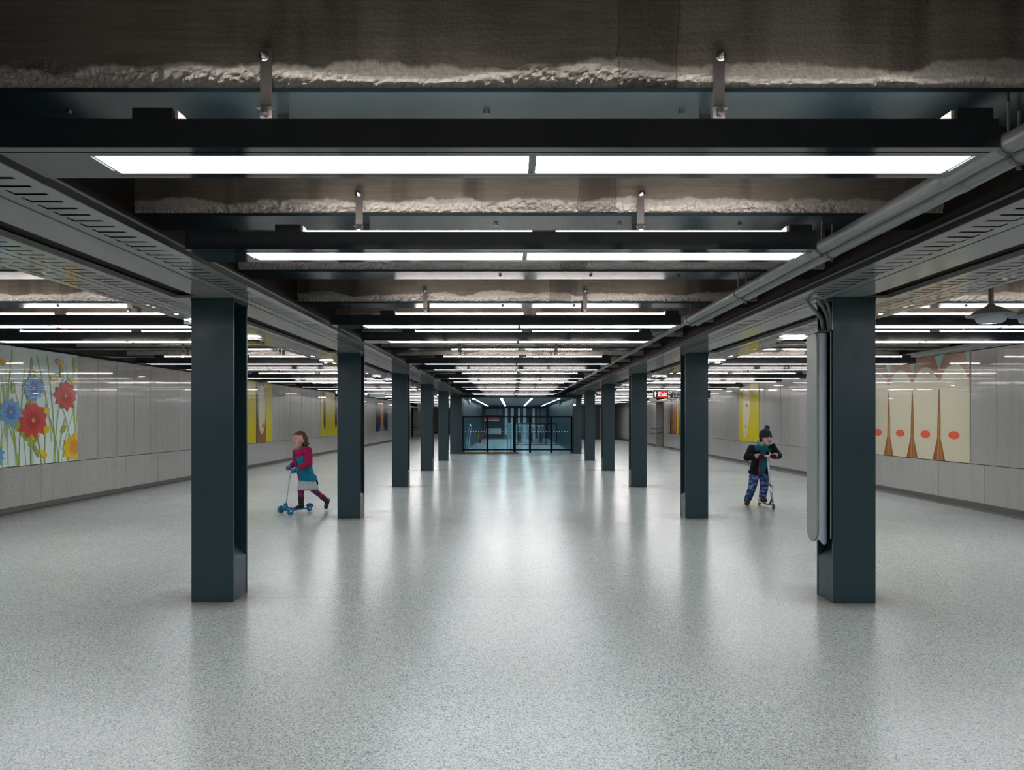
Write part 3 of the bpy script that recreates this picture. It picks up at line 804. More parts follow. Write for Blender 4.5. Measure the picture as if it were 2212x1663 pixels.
def meadow(p, a0, a1, r):
    clip(p, a0, a1)
    for k in range(75):
        u = r.uniform(a0, a1); h = r.uniform(.7, 1.85); le = r.uniform(-.35, .35); w_ = r.uniform(.006, .012); n_ = 8
        L = []; R = []
        z0 = ZJ if r.random() < .75 else ZJ + r.uniform(.2, .6)
        for q in range(n_ + 1):
            t_ = q / n_; uu = u + le * t_ ** 1.5; vv = z0 + h * t_; L.append((uu - w_, vv)); R.append((uu + w_, vv))
        m = green if r.random() < .35 else lgreen
        for q in range(n_): p.poly([L[q], R[q], R[q + 1], L[q + 1]], m)
    for k in range(60):
        p.ell(r.uniform(a0, a1), r.uniform(ZJ, ZW), r.uniform(.035, .055), r.uniform(.09, .14), green, r.uniform(-.8, .8), 6)
    for k in range(34):
        p.ell(r.uniform(a0, a1), r.uniform(ZJ, ZW), r.uniform(.05, .13), r.uniform(.035, .06), yel, r.uniform(-.6, .9), 9, .08, r)
    def bloom(u, v, s_, m, m2, pet):
        p.ell(u, v, s_ * 1.15, s_ * .95, m, 0, pet * 2, .14, r)
        p.ell(u, v, s_ * .55, s_ * .55, m2, 0, pet * 2, .22, r); p.ell(u, v, s_ * .14, s_ * .14, oran, 0, 8)
    placed = []
    for m, m2, cnt, s0, s1 in ((red, dred, 8, .20, .30), (blu, dblu, 6, .15, .22), (yel, oran, 3, .18, .28)):
        c_ = 0; tries = 0
        while c_ < cnt and tries < 300:
            tries += 1; u = r.uniform(a0 + .1, a1 - .1); v = r.uniform(ZJ + .1, ZW - .15)
            if all((u - a) ** 2 + (v - b_) ** 2 > .16 for a, b_ in placed):
                placed.append((u, v)); bloom(u, v, r.uniform(s0, s1), m, m2, 11); c_ += 1
mural('L', *murals['L'][0], 'glossy mural of red, blue and yellow blossoms on pale mint ground', meadow, mint)
def bands(p, a0, a1, r):
    # upright brown tapering bands and coral ovals on cream
    clip(p, a0, a1); k = 0; w_ = .81; u = a0
    while u < a1 - .1:
        p.poly([(u, 2.18), (u + w_, 2.18), (u + w_, ZW), (u, ZW)], brn)
        p.ell(u + .405, 2.02, .385, .42, cream, 0, 24)
        p.poly([(u - .13, ZW), (u + .13, ZW), (u, 2.34)], pm('pale_teal', 140, 180, 170))
        if u > a0 + .1:
            q = [(u - .015, 2.02), (u + .015, 2.02), (u + .045, 1.5), (u + .055, 1.15), (u + .19, ZJ), (u - .17, ZJ), (u - .04, 1.15), (u - .04, 1.5)]
            p.poly(q, brn)
            p.poly([(u - .01, 1.6), (u + .008, 1.6), (u + .06, ZJ), (u + .0, ZJ)], lbrn); p.poly([(u - .02, 1.2), (u - .01, 1.2), (u - .05, ZJ), (u - .09, ZJ)], lbrn)
        p.ell(u + .405, 1.21, .15, .07, lip, 0, 16); pass
        k += 1; u += w_
mural('R', *murals['R'][0], 'glossy cream mural with brown upright bands and coral ovals', bands, cream)
def stripes(lst):
    def f(p, a0, a1, r):
        L = a1 - a0
        for (s0, s1, z0, z1, m) in lst:
            p.poly([(a0 + s0 * L, z0), (a0 + s1 * L, z0), (a0 + s1 * L, z1), (a0 + s0 * L, z1)], m, .02)
    return f
B0, T0 = ZJ + .004, ZW - .006
def yellow_l(p, a0, a1, r):
    stripes([(.0, .36, B0, T0, dgrn), (0.05, .34, B0, 1.9, brn), (.70, .85, B0, T0, dgrn), (.72, .87, B0, 2.5, brn)])(p, a0, a1, r)
    L = a1 - a0; p.ell(a0 + .80 * L, 1.78, .30, .78, cream, 0, 20); p.ell(a0 + .82 * L, 1.27, .10, .085, lip, 0, 12)
mural('L', *murals['L'][1], 'yellow mural with brown, green and cream upright shapes behind the girl', yellow_l, myel)
def braids(p, a0, a1, r):
    L = a1 - a0
    for c_, w_ in ((.1, .30), (.42, .36), (.62, .26), (.85, .36)):
        u = a0 + c_ * L; p.poly([(u - w_ / 2, T0), (u + w_ / 2, T0), (u + w_ / 2, 1.3), (u + w_ * .2, 1.06), (u - w_ * .2, 1.06), (u - w_ / 2, 1.3)], dbrn)
mural('L', *murals['L'][2], 'yellow mural with long dark brown upright bars between columns', braids, myel)
def dark(p, a0, a1, r):
    L = a1 - a0; u = a0 + .5 * L
    p.poly([(u - 1.0, B0), (u + 1.0, B0), (u + .2, 1.25), (u - .2, 1.25)], dblu)
    p.poly([(u - .25, B0), (u + .25, B0), (u + .45, 1.6), (u + .35, 2.4), (u - .35, 2.4), (u - .45, 1.6)], tan)
mural('L', *murals['L'][3], 'near-black mural with a tan upright shape and blue wedges', dark, ink)
mural('L', *murals['L'][4], 'orange-brown mural far down the aisle between two columns', stripes([(.1, .2, B0, T0, brn)]), pm('rust', 190, 118, 50))
def slim(p, a0, a1, r):
    u = a0 + 1.05
    p.poly([(u - .3, 2.2), (u + .45, 2.2), (u + .45, T0), (u - .3, T0)], ink)
    p.poly([(u - .22, 2.4), (u - .05, 2.5), (u + .25, 2.45), (u + .42, 2.3), (u + .42, 1.3), (u + .3, .92), (u + .12, .84), (u - .02, 1.0), (u - .3, 1.7), (u - .28, 2.2)], pm('pale_cream', 214, 200, 170))
    p.ell(u + .02, 1.92, .12, .03, ink, .3, 10); p.ell(u + .10, 1.24, .09, .07, pm('rose', 214, 130, 110), 0, 10)
t = mural('R', *murals['R'][1], 'narrow yellow mural with one pale upright shape behind the boy', slim, myel)
def rust(p, a0, a1, r):
    for k in range(12):
        u = a0 + .1 + k * .28; m = r.choice([brn, lbrn, dbrn, tan])
        p.poly([(u, B0 + r.uniform(0, .3)), (u + r.uniform(.1, .3), B0), (u + .2, 2.3), (u - .02, 2.4)], m)
    p.poly([(a0 + 1.5, B0), (a0 + 1.9, B0), (a0 + 1.75, T0), (a0 + 1.55, T0)], myel)
mural('R', *murals['R'][2], 'brown streaked mural with a yellow strip under the exit sign', rust, brn)

# ------------------------------------------------------------------ hanging signs
def textmesh(txt, size, m, parent, loc, name='lettering', bold=True):
    cu = bpy.data.curves.new('t', 'FONT'); cu.body = txt; cu.size = size; cu.extrude = .001; cu.offset = .004 * size / .2 if bold else 0
    to = bpy.data.objects.new('t', cu); COL.objects.link(to)
    dg = bpy.context.evaluated_depsgraph_get(); me = bpy.data.meshes.new_from_object(to.evaluated_get(dg))
    bpy.data.objects.remove(to); me.materials.clear(); me.materials.append(m)
    o = bpy.data.objects.new(name, me); COL.objects.link(o); o.parent = parent; o.location = loc; o.rotation_euler = (PI / 2, 0, 0); return o
M_SB = mat('sign_black', (.006, .010, .016), .3); M_SR = mat('sign_red', srgb(225, 50, 40), .4)
M_SW = emis('sign_white', (.9, .97, 1.0), 1.0); M_SG = mat('sign_grey', (.12, .13, .13), .4)
sx0 = (1411 - 1106) / FPX * 24.6
es = empty('exit_sign', (sx0, 24.6, 0)); tag(es, 'black hanging exit sign with white arrow and red Exit field', 'sign')
b = MB(); b.box(0, 2.05, 0, .12, 2.24, 2.50); b.build('sign_board', M_SB, es)
b = MB(); b.box(0, 1.0, -.004, .14, 2.50, 2.56); b.build('top_rail', mat('rail_pale', (.6, .62, .6), .4), es)
b = MB(); b.box(.155, .50, -.006, 0, 2.255, 2.485); b.build('red_field', emis('sign_red_lit', (.9, .05, .03), .8), es)
textmesh('Exit', .21, M_SW, es, (.175, -.012, 2.30))
textmesh('57', .14, M_SW, es, (.53, -.006, 2.37)); textmesh('Street', .12, emis('sign_dim', (.45, .6, .65), .6), es, (.76, -.006, 2.385))
textmesh('St', .10, M_SW, es, (.53, -.006, 2.26)); textmesh('6 Avenue', .11, emis('sign_dim2', (.5, .66, .7), .7), es, (.70, -.006, 2.265))
b = MB(); y = -.006
b.poly([(.02, y, 2.39), (.075, y, 2.475), (.13, y, 2.39), (.095, y, 2.39), (.095, y, 2.27), (.055, y, 2.27), (.055, y, 2.39)]); b.build('arrow', M_SW, es)
for x in (.3, 1.7): b = MB(); b.tube([(x, .06, 2.5), (x, .06, ZT)], .012, 6); b.build('hanger', M_BLK, es)
ls = empty('hanging_sign', ((724 - 1106) / FPX * 26, 26, 0)); tag(ls, 'grey and black hanging sign with round white emblems, half hidden behind a column', 'sign')
b = MB(); b.box(0, 1.30, 0, .14, 2.32, 2.60); b.build('sign_board', M_SB, ls)
b = MB(); b.box(1.30, 1.86, -.01, .15, 2.31, 2.62); b.build('grey_cover', M_SG, ls)
b = MB(); b.lathe([(0, -.006), (.06, -.006), (.062, 0)], (.07, 0, 2.50), 16, 'y'); b.lathe([(0, -.006), (.055, -.006), (.057, 0)], (1.18, 0, 2.43), 16, 'y'); b.build('round_emblem', M_SW, ls)
for x in (.3, 1.6): b = MB(); b.tube([(x, .07, 2.6), (x, .07, ZT)], .012, 6); b.build('hanger', M_BLK, ls)
for nm, x0, x1, y, z in (('bright bare tube light over the grey hanging sign', -5.42, -4.70, 25.6, 2.58), ('bright bare lamp over the end of the exit sign', 5.85, 6.10, 24.2, 2.515)):
    o = empty('tube_light', ((x0 + x1) / 2, y, z)); tag(o, nm, 'light')
    b = MB(); b.tube([(x0 - (x0 + x1) / 2, 0, 0), (x1 - (x0 + x1) / 2, 0, 0)], .045, 12); b.build('tube', emis('bare_tube', (1, 1, .97), 14), o, True)
    b = MB(); b.box(-.1, .1, -.03, .03, .04, .08); b.tube([(0, 0, .06), (0, 0, ZT - z)], .01, 6); b.build('hanger', M_BLK, o)

# ------------------------------------------------------------------ people
def caps(b, p, q, r0, r1, n_=12):
    """tapered capsule"""
    p = Vector(p); q = Vector(q); d = q - p; L = d.length
    if L < 1e-6: b.ball(p, r0, n_, n_ // 2 + 2); return
    d.normalize(); pts = []; rs = []
    for k in range(1, 5):
        a = PI / 2 * k / 5; pts.append(p - d * (r0 * math.cos(a))); rs.append(r0 * math.sin(a))
    pts.append(p); rs.append(r0); pts.append(q); rs.append(r1)
    for k in range(4, 0, -1):
        a = PI / 2 * k / 5; pts.append(q + d * (r1 * math.cos(a))); rs.append(r1 * math.sin(a))
    b.tube(pts, rs, n_)
def chain(b, *pr):
    for (p, r), (q, s) in zip(pr, pr[1:]): caps(b, p, q, r, s)
def fuse(b, name, m, parent, vox=.010, sm=4):
    o = b.build(name, m, parent, fix=True)
    md = o.modifiers.new('r', 'REMESH'); md.mode = 'VOXEL'; md.voxel_size = vox; md.use_smooth_shade = True
    if sm:
        s_ = o.modifiers.new('s', 'SMOOTH'); s_.iterations = sm; s_.factor = .5
    return o
def lerp(a, b, t): return Vector(a) * (1 - t) + Vector(b) * t
def cloth(name, col, sc=30, amt=.12):
    m = mat(name, col, .85, spec=.2); n = NT(m); v = n.coord()
    n.base(n.mix(n.ramp(n.noise(v, sc, 3), [(.3, g(0)), (.7, g(1))]), tuple(x * (1 - amt) for x in col[:3]) + (1,), tuple(min(1, x * (1 + amt)) for x in col[:3]) + (1,)))
    n.bump(n.noise(v, 25, 3), .35, .02); return m
M_SKIN = mat('skin', srgb(226, 172, 156), .55)
def head(b, hc, f, up, s=1.0):
    """skull, jaw, cheeks, nose, ears around centre hc; f = facing, up = crown direction"""
    f = f.normalized(); up = (up - f * up.dot(f)).normalized(); r = f.cross(up).normalized()
    def at(x, y, z): return hc + (r * x + f * y + up * z) * s
    b.ball(at(0, -.012, .028), .088 * s, 16, 12)
    caps(b, at(0, .0, .02), at(0, .010, -.046), .080 * s, .055 * s, 16)
    caps(b, at(0, .034, -.066), at(0, .022, -.052), .030 * s, .034 * s)
    for sx in (-1, 1):
        caps(b, at(.030 * sx, .042, -.018), at(.034 * sx, .030, -.040), .030 * s, .026 * s)
        caps(b, at(.084 * sx, -.012, .004), at(.082 * sx, -.016, -.026), .013 * s, .010 * s, 8)
    caps(b, at(0, .078, .010), at(0, .096, -.016), .009 * s, .013 * s, 8)
    caps(b, at(-.010, .072, -.041), at(.010, .072, -.041), .009 * s, .009 * s, 8)
    caps(b, at(0, .066, .036), at(0, .07, .034), .022 * s, .022 * s)
    return at
def face_bits(at, parent, s, iris):
    for sx in (-1, 1):
        b = MB(); b.ball(at(.031 * sx, .0735, .006), (.0105 * s, .0105 * s, .0075 * s), 10, 8); b.build('eye', mat('eye_white', (.75, .74, .72), .2), parent, True)
        b = MB(); b.ball(at(.031 * sx, .0805, .006), .0065 * s, 8, 6); b.build('iris', iris, parent, True)
        b = MB(); caps(b, at(.020 * sx, .083, .026), at(.044 * sx, .076, .027), .0032 * s, .0026 * s, 6); b.build('eyebrow', mat('brow', (.09, .045, .025), .8), parent, True)
    b = MB(); b.ball(at(0, .079, -.041), (.014 * s, .009 * s, .006 * s), 10, 8); b.build('mouth', mat('lips', (.35, .06, .06), .4), parent, True)
def fingers(b, hp, along, out, s=1.0, r=.0085):
    """four curled fingers and a thumb around a bar running ALONG; OUT points from the palm over the bar"""
    along = along.normalized(); out = (out - along * out.dot(along)).normalized(); dn = Vector((0, 0, -1)); dn = (dn - along * dn.dot(along)).normalized()
    for i, ln in enumerate((.92, 1.0, .95, .78)):
        o0 = hp + along * ((i - 1.5) * .0175 * s)
        a = o0 - out * .01 - dn * .012; b1 = o0 + out * .026 * ln * s - dn * .010; c1 = o0 + out * .034 * ln * s + dn * .020 * s; d1 = o0 + out * .010 + dn * .034 * ln * s
        chain(b, (a, r * 1.1), (b1, r), (c1, r * .95), (d1, r * .85))
    t0 = hp - along * .028 * s - out * .02; chain(b, (t0, r * 1.2), (t0 - along * .012 + dn * .022 + out * .008, r * 1.1), (t0 - along * .002 + dn * .038 + out * .024, r))

# ---- girl
G = empty('person', P(650, 1100, 10.9) * 1.0); G.location.z = 0
tag(G, 'child in pink and blue coat and striped leggings, pushing a blue scooter', 'person')
GO = Vector(G.location)
def gp(px, py, D): return P(px, py, D) - GO
fw = Vector((-.73, -.68, 0)).normalized(); rt = Vector((fw.y, -fw.x, 0))
neck = gp(649, 970, 10.86); hd = gp(645.5, 950, 10.80)
pel = gp(661, 1029, 10.95); ch = gp(654, 990, 10.87)
shR = gp(641, 976, 10.97); shL = gp(665, 974, 10.76)
elR = gp(640, 999, 10.98); elL = gp(667.5, 1001, 10.74)
haR = gp(624, 1009, 10.86); haL = gp(635, 1016, 10.62)
hiR = gp(655, 1035, 11.00); hiL = gp(668, 1035, 10.90)
knR = gp(650, 1061, 10.88); knL = gp(676.5, 1057, 10.90)
anR = gp(650.5, 1092, 10.90); anL = gp(707, 1082, 11.20)
toR = gp(636.5, 1099.5, 10.79); toL = gp(704, 1097, 11.14)
hf = Vector((-.50, -.86, -.05))
body = MB()
chain(body, (pel, .085), (ch, .085), (neck - Vector((0, 0, .03)), .05), (neck + Vector((0, 0, .02)), .034), (hd - Vector((0, 0, .03)), .04))
chain(body, (shR, .042), (elR, .032), (haR, .022)); chain(body, (shL, .042), (elL, .032), (haL, .022))
chain(body, (neck - Vector((0, 0, .03)), .04), (shR, .042)); chain(body, (neck - Vector((0, 0, .03)), .04), (shL, .042))
chain(body, (pel, .075), (hiR, .055), (knR, .042), (anR, .030), (toR, .016)); chain(body, (pel, .075), (hiL, .055), (knL, .042), (anL, .030), (toL, .016))
at = head(body, hd, hf, Vector((-.05, 0, 1)), 1.10)
fuse(body, 'body', M_SKIN, G, .0075, 2)
face_bits(at, G, 1.10, mat('iris_g', (.05, .07, .06), .2))
# hair
M_HAIR = cloth('brown_hair', (.115, .062, .036, 1), 60, .4)
h = MB(); h.ball(at(.0, -.032, .040), .099, 16, 12); caps(h, at(-.055, .030, .082), at(.0, .052, .090), .018, .020); caps(h, at(.0, .052, .090), at(.062, .022, .060), .020, .018)
caps(h, at(.085, -.012, .03), at(.088, -.04, -.07), .020, .028); caps(h, at(-.085, -.012, .03), at(-.087, -.035, -.06), .018, .020)
caps(h, at(0, -.10, .02), at(.03, -.13, -.09), .06, .055); caps(h, at(.03, -.13, -.09), at(.07, -.215, -.125), .05, .028); caps(h, at(.03, -.14, -.05), at(.055, -.235, -.075), .035, .014)
for k in range(6):
    caps(h, at(.02 + .012 * k, -.10 - .008 * k, .03), at(.05 + .014 * k, -.16 - .01 * k, -.10 - .006 * k), .02, .009, 6)
fuse(h, 'hair', M_HAIR, G, .007, 2)
# coat
M_PINK = cloth('pink_cloth', (.44, .016, .095, 1)); M_BLUE = cloth('blue_cloth', (.012, .23, .36, 1)); M_BLUED = cloth('hem_navy', (.03, .035, .10, 1))
j = MB()
chain(j, (ch + Vector((0, 0, .02)), .122), (lerp(ch, pel, .6), .126)); hem = pel + Vector((.01, 0, -.03))
for a in range(20):
    t_ = 2 * PI * a / 20; o_ = rt * math.cos(t_) * .085 + fw * math.sin(t_) * .085
    chain(j, (lerp(ch, pel, .3) + o_ * .3, .085), (pel + o_ * .75 + Vector((0, 0, .04)), .062), (hem + o_ * 1.32 + Vector((.018, -.01, -.012)), .034))
fuse(j, 'coat', M_BLUE, G, .010, 10)
j = MB()
chain(j, (shR, .070), (neck - Vector((0, 0, .045)), .072), (shL, .070)); chain(j, (ch + Vector((0, 0, .075)) - fw * .01, .112), (ch + Vector((0, 0, .068)) + fw * .02, .112))
fuse(j, 'coat_yoke', M_PINK, G, .009, 3)
for s_, e_, h_ in ((shR, elR, haR), (shL, elL, haL)):
    j = MB(); chain(j, (s_, .068), (e_, .056), (lerp(e_, h_, .62), .043)); fuse(j, 'sleeve', M_PINK, G, .008, 3)
j = MB(); z = Vector((0, 0, 1))
for k in range(12):
    a = 2 * PI * k / 12; q = neck + fw * (math.cos(a) * .058 - .004) + rt * math.sin(a) * .066; a2 = 2 * PI * (k + 1) / 12
    q2 = neck + fw * (math.cos(a2) * .058 - .004) + rt * math.sin(a2) * .066
    up_ = z * (.03 if math.cos(a) < 0 else .0); caps(j, q + up_ - z * .01, q2 + up_ - z * .01, .024, .024, 8)
fuse(j, 'collar', M_BLUE, G, .008, 2)
j = MB(); fr_ = ch + fw * .118 + z * .08; chain(j, (fr_ - rt * .01, .020), (ch + fw * .128 - z * .08, .018), (pel + fw * .125 + z * .03, .018), (hem + fw * .135 + z * .0, .016)); fuse(j, 'front_placket', M_PINK, G, .007, 2)
j = MB(); chain(j, (fr_ + rt * .045 + z * .015, .022), (ch + fw * .122 + z * .0 + rt * .03, .012)); fuse(j, 'lapel', cloth('purple_lining', (.08, .04, .14, 1)), G, .007, 2)
# mittens
for h_, e_, in ((haR, elR), (haL, elL)):
    j = MB(); d_ = (h_ - e_).normalized(); chain(j, (h_ - d_ * .075, .034), (h_ - d_ * .03, .030), (h_ + d_ * .012, .036)); caps(j, h_ - rt * .022, h_ + rt * .022, .03, .028)
    fingers(j, h_ + Vector((0, 0, .004)), rt, d_, 1.05, .0125); fuse(j, 'mitten', M_BLUE, G, .006, 2)
    j = MB(); caps(j, h_ - rt * .025 + d_ * .026 - z * .016, h_ + rt * .025 + d_ * .026 - z * .016, .019, .019); fuse(j, 'mitten_palm', M_PINK, G, .006, 2)
# skirt
sk = MB(); 
for a in range(24):
    t_ = 2 * PI * a / 24; o_ = rt * math.cos(t_) + fw * math.sin(t_)
    chain(sk, (pel + o_ * .07 - z * .02, .05), (lerp(hiR, hiL, .5) + Vector((.035, -.02, -.140)) + o_ * .138, .030))
fuse(sk, 'skirt', cloth('pale_skirt', (.50, .52, .52, 1)), G, .009, 10)
sk = MB(); bk = pel - fw * .12 - z * .06; chain(sk, (bk - rt * .05 + z * .05, .035), (bk - fw * .035 - rt * .06 - z * .06, .028)); chain(sk, (bk + rt * .02 + z * .05, .035), (bk - fw * .03 + rt * .02 - z * .06, .028)); chain(sk, (bk - fw * .035 - rt * .06 - z * .06, .028), (bk - fw * .03 + rt * .02 - z * .06, .028))
fuse(sk, 'dark_skirt_tail', cloth('black_cloth', (.008, .009, .011, 1)), G, .009, 3)
# striped leggings
def leg_mat(name, a, b_):
    """stripes run round the leg: measured along the shin"""
    m = mat(name, (.3, .02, .1), .8); n = NT(m); tc = n.n('ShaderNodeTexCoord')
    d = (Vector(b_) - Vector(a)); L = d.length; d.normalize()
    vm = n.n('ShaderNodeVectorMath', operation='SUBTRACT'); n.l(tc.outputs['Object'], vm.inputs[0]); vm.inputs[1].default_value = a
    dt = n.n('ShaderNodeVectorMath', operation='DOT_PRODUCT'); n.l(vm.outputs[0], dt.inputs[0]); dt.inputs[1].default_value = d
    r_ = n.ramp(n.math('DIVIDE', dt.outputs['Value'], L), [(0, (.24, .03, .15, 1)), (.30, (.07, .035, .07, 1)), (.52, (.36, .008, .075, 1)), (.9, (.36, .008, .075, 1))])
    for x in n.t.nodes:
        if x.type == 'VALTORGB': x.color_ramp.interpolation = 'CONSTANT'
    n.base(r_); return m
for h_, k_, a_, nm in ((hiR, knR, anR, 1), (hiL, knL, anL, 2)):
    j = MB(); chain(j, (h_, .062), (lerp(h_, k_, .5), .058), (k_, .050), (lerp(k_, a_, .8), .037)); 
    st = lerp(h_, k_, .62) if nm == 1 else k_ + z * .05
    m_ = leg_mat('leggings_%d' % nm, st, lerp(k_, a_, .55) if nm == 1 else lerp(k_, a_, .75)); fuse(j, 'legging', m_, G, .008, 2)
M_BOOT = mat('black_boot', (.010, .008, .008), .35)
for k_, a_, t_ in ((knR, anR, toR), (knL, anL, toL)):
    j = MB(); d_ = (t_ - a_); chain(j, (lerp(k_, a_, .42 if a_ is anR else .62), .050), (a_, .042), (a_ + d_ * .4, .038), (t_ - d_ * .12, .034)); he = a_ - d_.normalized() * .028 + (a_ - k_).normalized() * .018; chain(j, (a_, .04), (he, .033)); fuse(j, 'boot', M_BOOT, G, .008, 2)

# girl's scooter
SC = empty('scooter', (0, 0, 0)); tag(SC, 'bright blue three-wheeled kick scooter with pale pole, ridden by the girl', 'scooter')
M_SBL = mat('scooter_blue', (.012, .16, .34), .35); M_SBL2 = mat('wheel_teal', (.02, .20, .26), .3)
fl_ = Vector((-3.655, 10.80, .062)); fr2 = Vector((-3.44, 10.595, .062)); rear = Vector((-3.265, 11.0, .055))
fm = (fl_ + fr2) / 2; ax = (fr2 - fl_).normalized(); hd_ = Vector((fm.x - rear.x, fm.y - rear.y, 0)).normalized()
def wheel(c_, ax_, r_, w_, m, parent, name='wheel'):
    b = MB(); pts = [(0, -w_ / 2), (r_ * .55, -w_ / 2), (r_ * .85, -w_ * .42), (r_, -w_ * .2), (r_, w_ * .2), (r_ * .85, w_ * .42), (r_ * .55, w_ / 2), (0, w_ / 2)]
    b.lathe(pts, (0, 0, 0), 20, 'z'); o = b.build(name, m, parent, True); o.rotation_euler = Vector((0, 0, 1)).rotation_difference(ax_).to_euler(); o.location = c_
    hb = MB(); hb.lathe([(0, -w_ / 2 - .004), (r_ * .3, -w_ / 2 - .004), (r_ * .3, w_ / 2 + .004), (0, w_ / 2 + .004)], (0, 0, 0), 12, 'z'); h_ = hb.build('hub', M_HOLD, o); return o
wheel(fl_, ax, .060, .03, M_SBL2, SC); wheel(fr2, ax, .060, .03, M_SBL, SC); wheel(rear, ax, .048, .03, M_SBL, SC)
b = MB(); side_ = Vector((hd_.y, -hd_.x, 0)); pa = rear + hd_ * .03; pb = fm - hd_ * .05
for s0, s1, w0, w1 in ((pa, lerp(pa, pb, .2), .03, .055), (lerp(pa, pb, .2), lerp(pa, pb, .8), .055, .06), (lerp(pa, pb, .8), pb, .06, .035)):
    a = [s0 + side_ * w0, s1 + side_ * w1, s1 - side_ * w1, s0 - side_ * w0]; zt = .072; zb_ = .05
    b.poly([(q.x, q.y, zt) for q in a]); b.poly([(q.x, q.y, zb_) for q in a][::-1])
    for e0, e1 in ((0, 1), (2, 3)): b.quad((a[e0].x, a[e0].y, zb_), (a[e1].x, a[e1].y, zb_), (a[e1].x, a[e1].y, zt), (a[e0].x, a[e0].y, zt))
b.build('deck', M_SBL, SC, fix=True)
b = MB(); b.tube([fl_ + Vector((0, 0, .0)), fm + Vector((0, 0, .02)), fr2], .018, 10); b.ball(fm + Vector((0, 0, .035)), (.05, .05, .05)); b.build('front_truck', M_SBL, SC, True)
b = MB(); b.tube([fm + Vector((0, 0, .07)), fm + Vector((0, 0, .11))], .03, 10); b.build('stem_collar', M_SBL, SC, True)
hb_ = (haR + haL) / 2 + GO + Vector((0, 0, -.008)); b = MB(); b.tube([fm + Vector((0, 0, .06)), hb_ + Vector((0, 0, .0))], .0095, 10); b.build('steering_pole', mat('pale_pole', (.50, .52, .50), .4, .1), SC, True)
b = MB(); dh = (haL - haR); b.tube([haR + GO - dh * .18, haL + GO + dh * .18], .013, 10); b.build('handlebar', M_BLK, SC, True)
b = MB(); b.tube([rear - hd_ * .055 + Vector((0, 0, .02)), rear - hd_ * .04 + Vector((0, 0, .055)), rear + Vector((0, 0, .068)), rear + hd_ * .05 + Vector((0, 0, .04))], .02, 8); b.build('rear_brake', M_SBL, SC, True)

# ---- boy
B = empty('person', P(1635, 1090, 11.6)); B.location.z = 0; GO = Vector(B.location)
tag(B, 'child in dark coat, bobble hat and blue patterned trousers standing on a silver scooter', 'person')
fw = Vector((.10, -1, 0)).normalized(); rt = Vector((fw.y, -fw.x, 0))
hd = gp(1654.5, 946, 11.36); neck = gp(1650, 963, 11.46); ch = gp(1643.5, 985, 11.52); pel = gp(1640, 1020, 11.64)
shR = gp(1624, 969, 11.52); shL = gp(1668, 968, 11.48); elR = gp(1614, 988, 11.45); elL = gp(1681, 984, 11.44); haR = gp(1644.5, 986.5, 11.30); haL = gp(1670.5, 985.5, 11.28)
hiR = gp(1630, 1023, 11.64); hiL = gp(1650, 1023, 11.62); knR = gp(1625, 1052, 11.62); knL = gp(1651, 1050, 11.50); anR = gp(1614.5, 1081, 11.80); anL = gp(1647, 1075.5, 11.56); toR = gp(1612.5, 1088.3, 11.66); toL = gp(1656, 1083.5, 11.38)
body = MB()
chain(body, (pel, .09), (ch, .09), (neck - z * .03, .05), (neck + z * .02, .036), (hd - z * .03, .042))
for s_, e_, h_ in ((shR, elR, haR), (shL, elL, haL)): chain(body, (neck - z * .03, .04), (s_, .045), (e_, .034), (h_, .024))
for h_, k_, a_, t_ in ((hiR, knR, anR, toR), (hiL, knL, anL, toL)): chain(body, (pel, .08), (h_, .072), (k_, .048), (a_, .028), (lerp(a_, t_, .6), .014))
hf = Vector((.30, -1, -.16)); at = head(body, hd, hf, Vector((0.06, -.12, 1)), 1.0)
fuse(body, 'body', M_SKIN, B, .0075, 2)
face_bits(at, B, 1.0, mat('iris_b', (.03, .05, .07), .2))
M_HAT = cloth('charcoal_knit', (.028, .034, .042, 1), 80, .5)
h = MB(); h.ball(at(0, -.026, .052), .099, 18, 12)
for k in range(14):
    a = 2 * PI * k / 14; a2 = 2 * PI * (k + 1) / 14
    f_ = lambda a: at(.090 * math.sin(a), -.015 + .088 * math.cos(a), .045 - .035 * (1 - math.cos(a)) / 2)
    caps(h, f_(a), f_(a2), .020, .020, 8)
for sx in (-1, 1): chain(h, (at(.088 * sx, -.02, .03), .024), (at(.086 * sx, -.01, -.055), .020))
fuse(h, 'bobble_hat', M_HAT, B, .007, 1)
h = MB(); c_ = at(-.045, -.06, .165)
for k in range(40):
    a = k * 2.4; zz = 1 - 2 * (k + .5) / 40; rr_ = math.sqrt(1 - zz * zz); d_ = Vector((rr_ * math.cos(a), rr_ * math.sin(a), zz)); caps(h, c_, c_ + d_ * .042, .012, .007, 6)
fuse(h, 'pompom', cloth('grey_wool', (.055, .065, .085, 1), 80, .6), B, .006, 0)
M_COAT = cloth('black_coat', (.012, .010, .011, 1)); M_HOOD = cloth('teal_hoodie', (.010, .135, .155, 1))
j = MB(); chain(j, (ch + z * .03, .118), (lerp(ch, pel, .5) + fw * .02, .120), (pel + z * .06 + fw * .025, .116)); chain(j, (neck - z * .05, .07), (ch + z * .05, .10)); chain(j, (lerp(neck, shR, .75) - z * .01, .060), (neck - z * .04, .068), (lerp(neck, shL, .75) - z * .01, .060)); fuse(j, 'hoodie', M_HOOD, B, .009, 3)
def half(sx, nm):
    j = MB(); hem = lerp(hiR, hiL, .5) + z * .03
    for a in range(9):
        t_ = (a / 8) * (PI - .66) + .66      # from near the front round to the back
        o_ = rt * (sx * math.sin(t_)) + fw * math.cos(t_)
        chain(j, (ch + z * .06 + o_ * .085, .046), (lerp(ch, pel, .5) + o_ * .108, .042), (pel + o_ * .125, .040), (hem + o_ * .150, .032))
    s_ = shR if sx > 0 else shL
    chain(j, (neck - z * .035 - fw * .04, .055), (s_, .068))
    return fuse(j, nm, M_COAT, B, .009, 3)
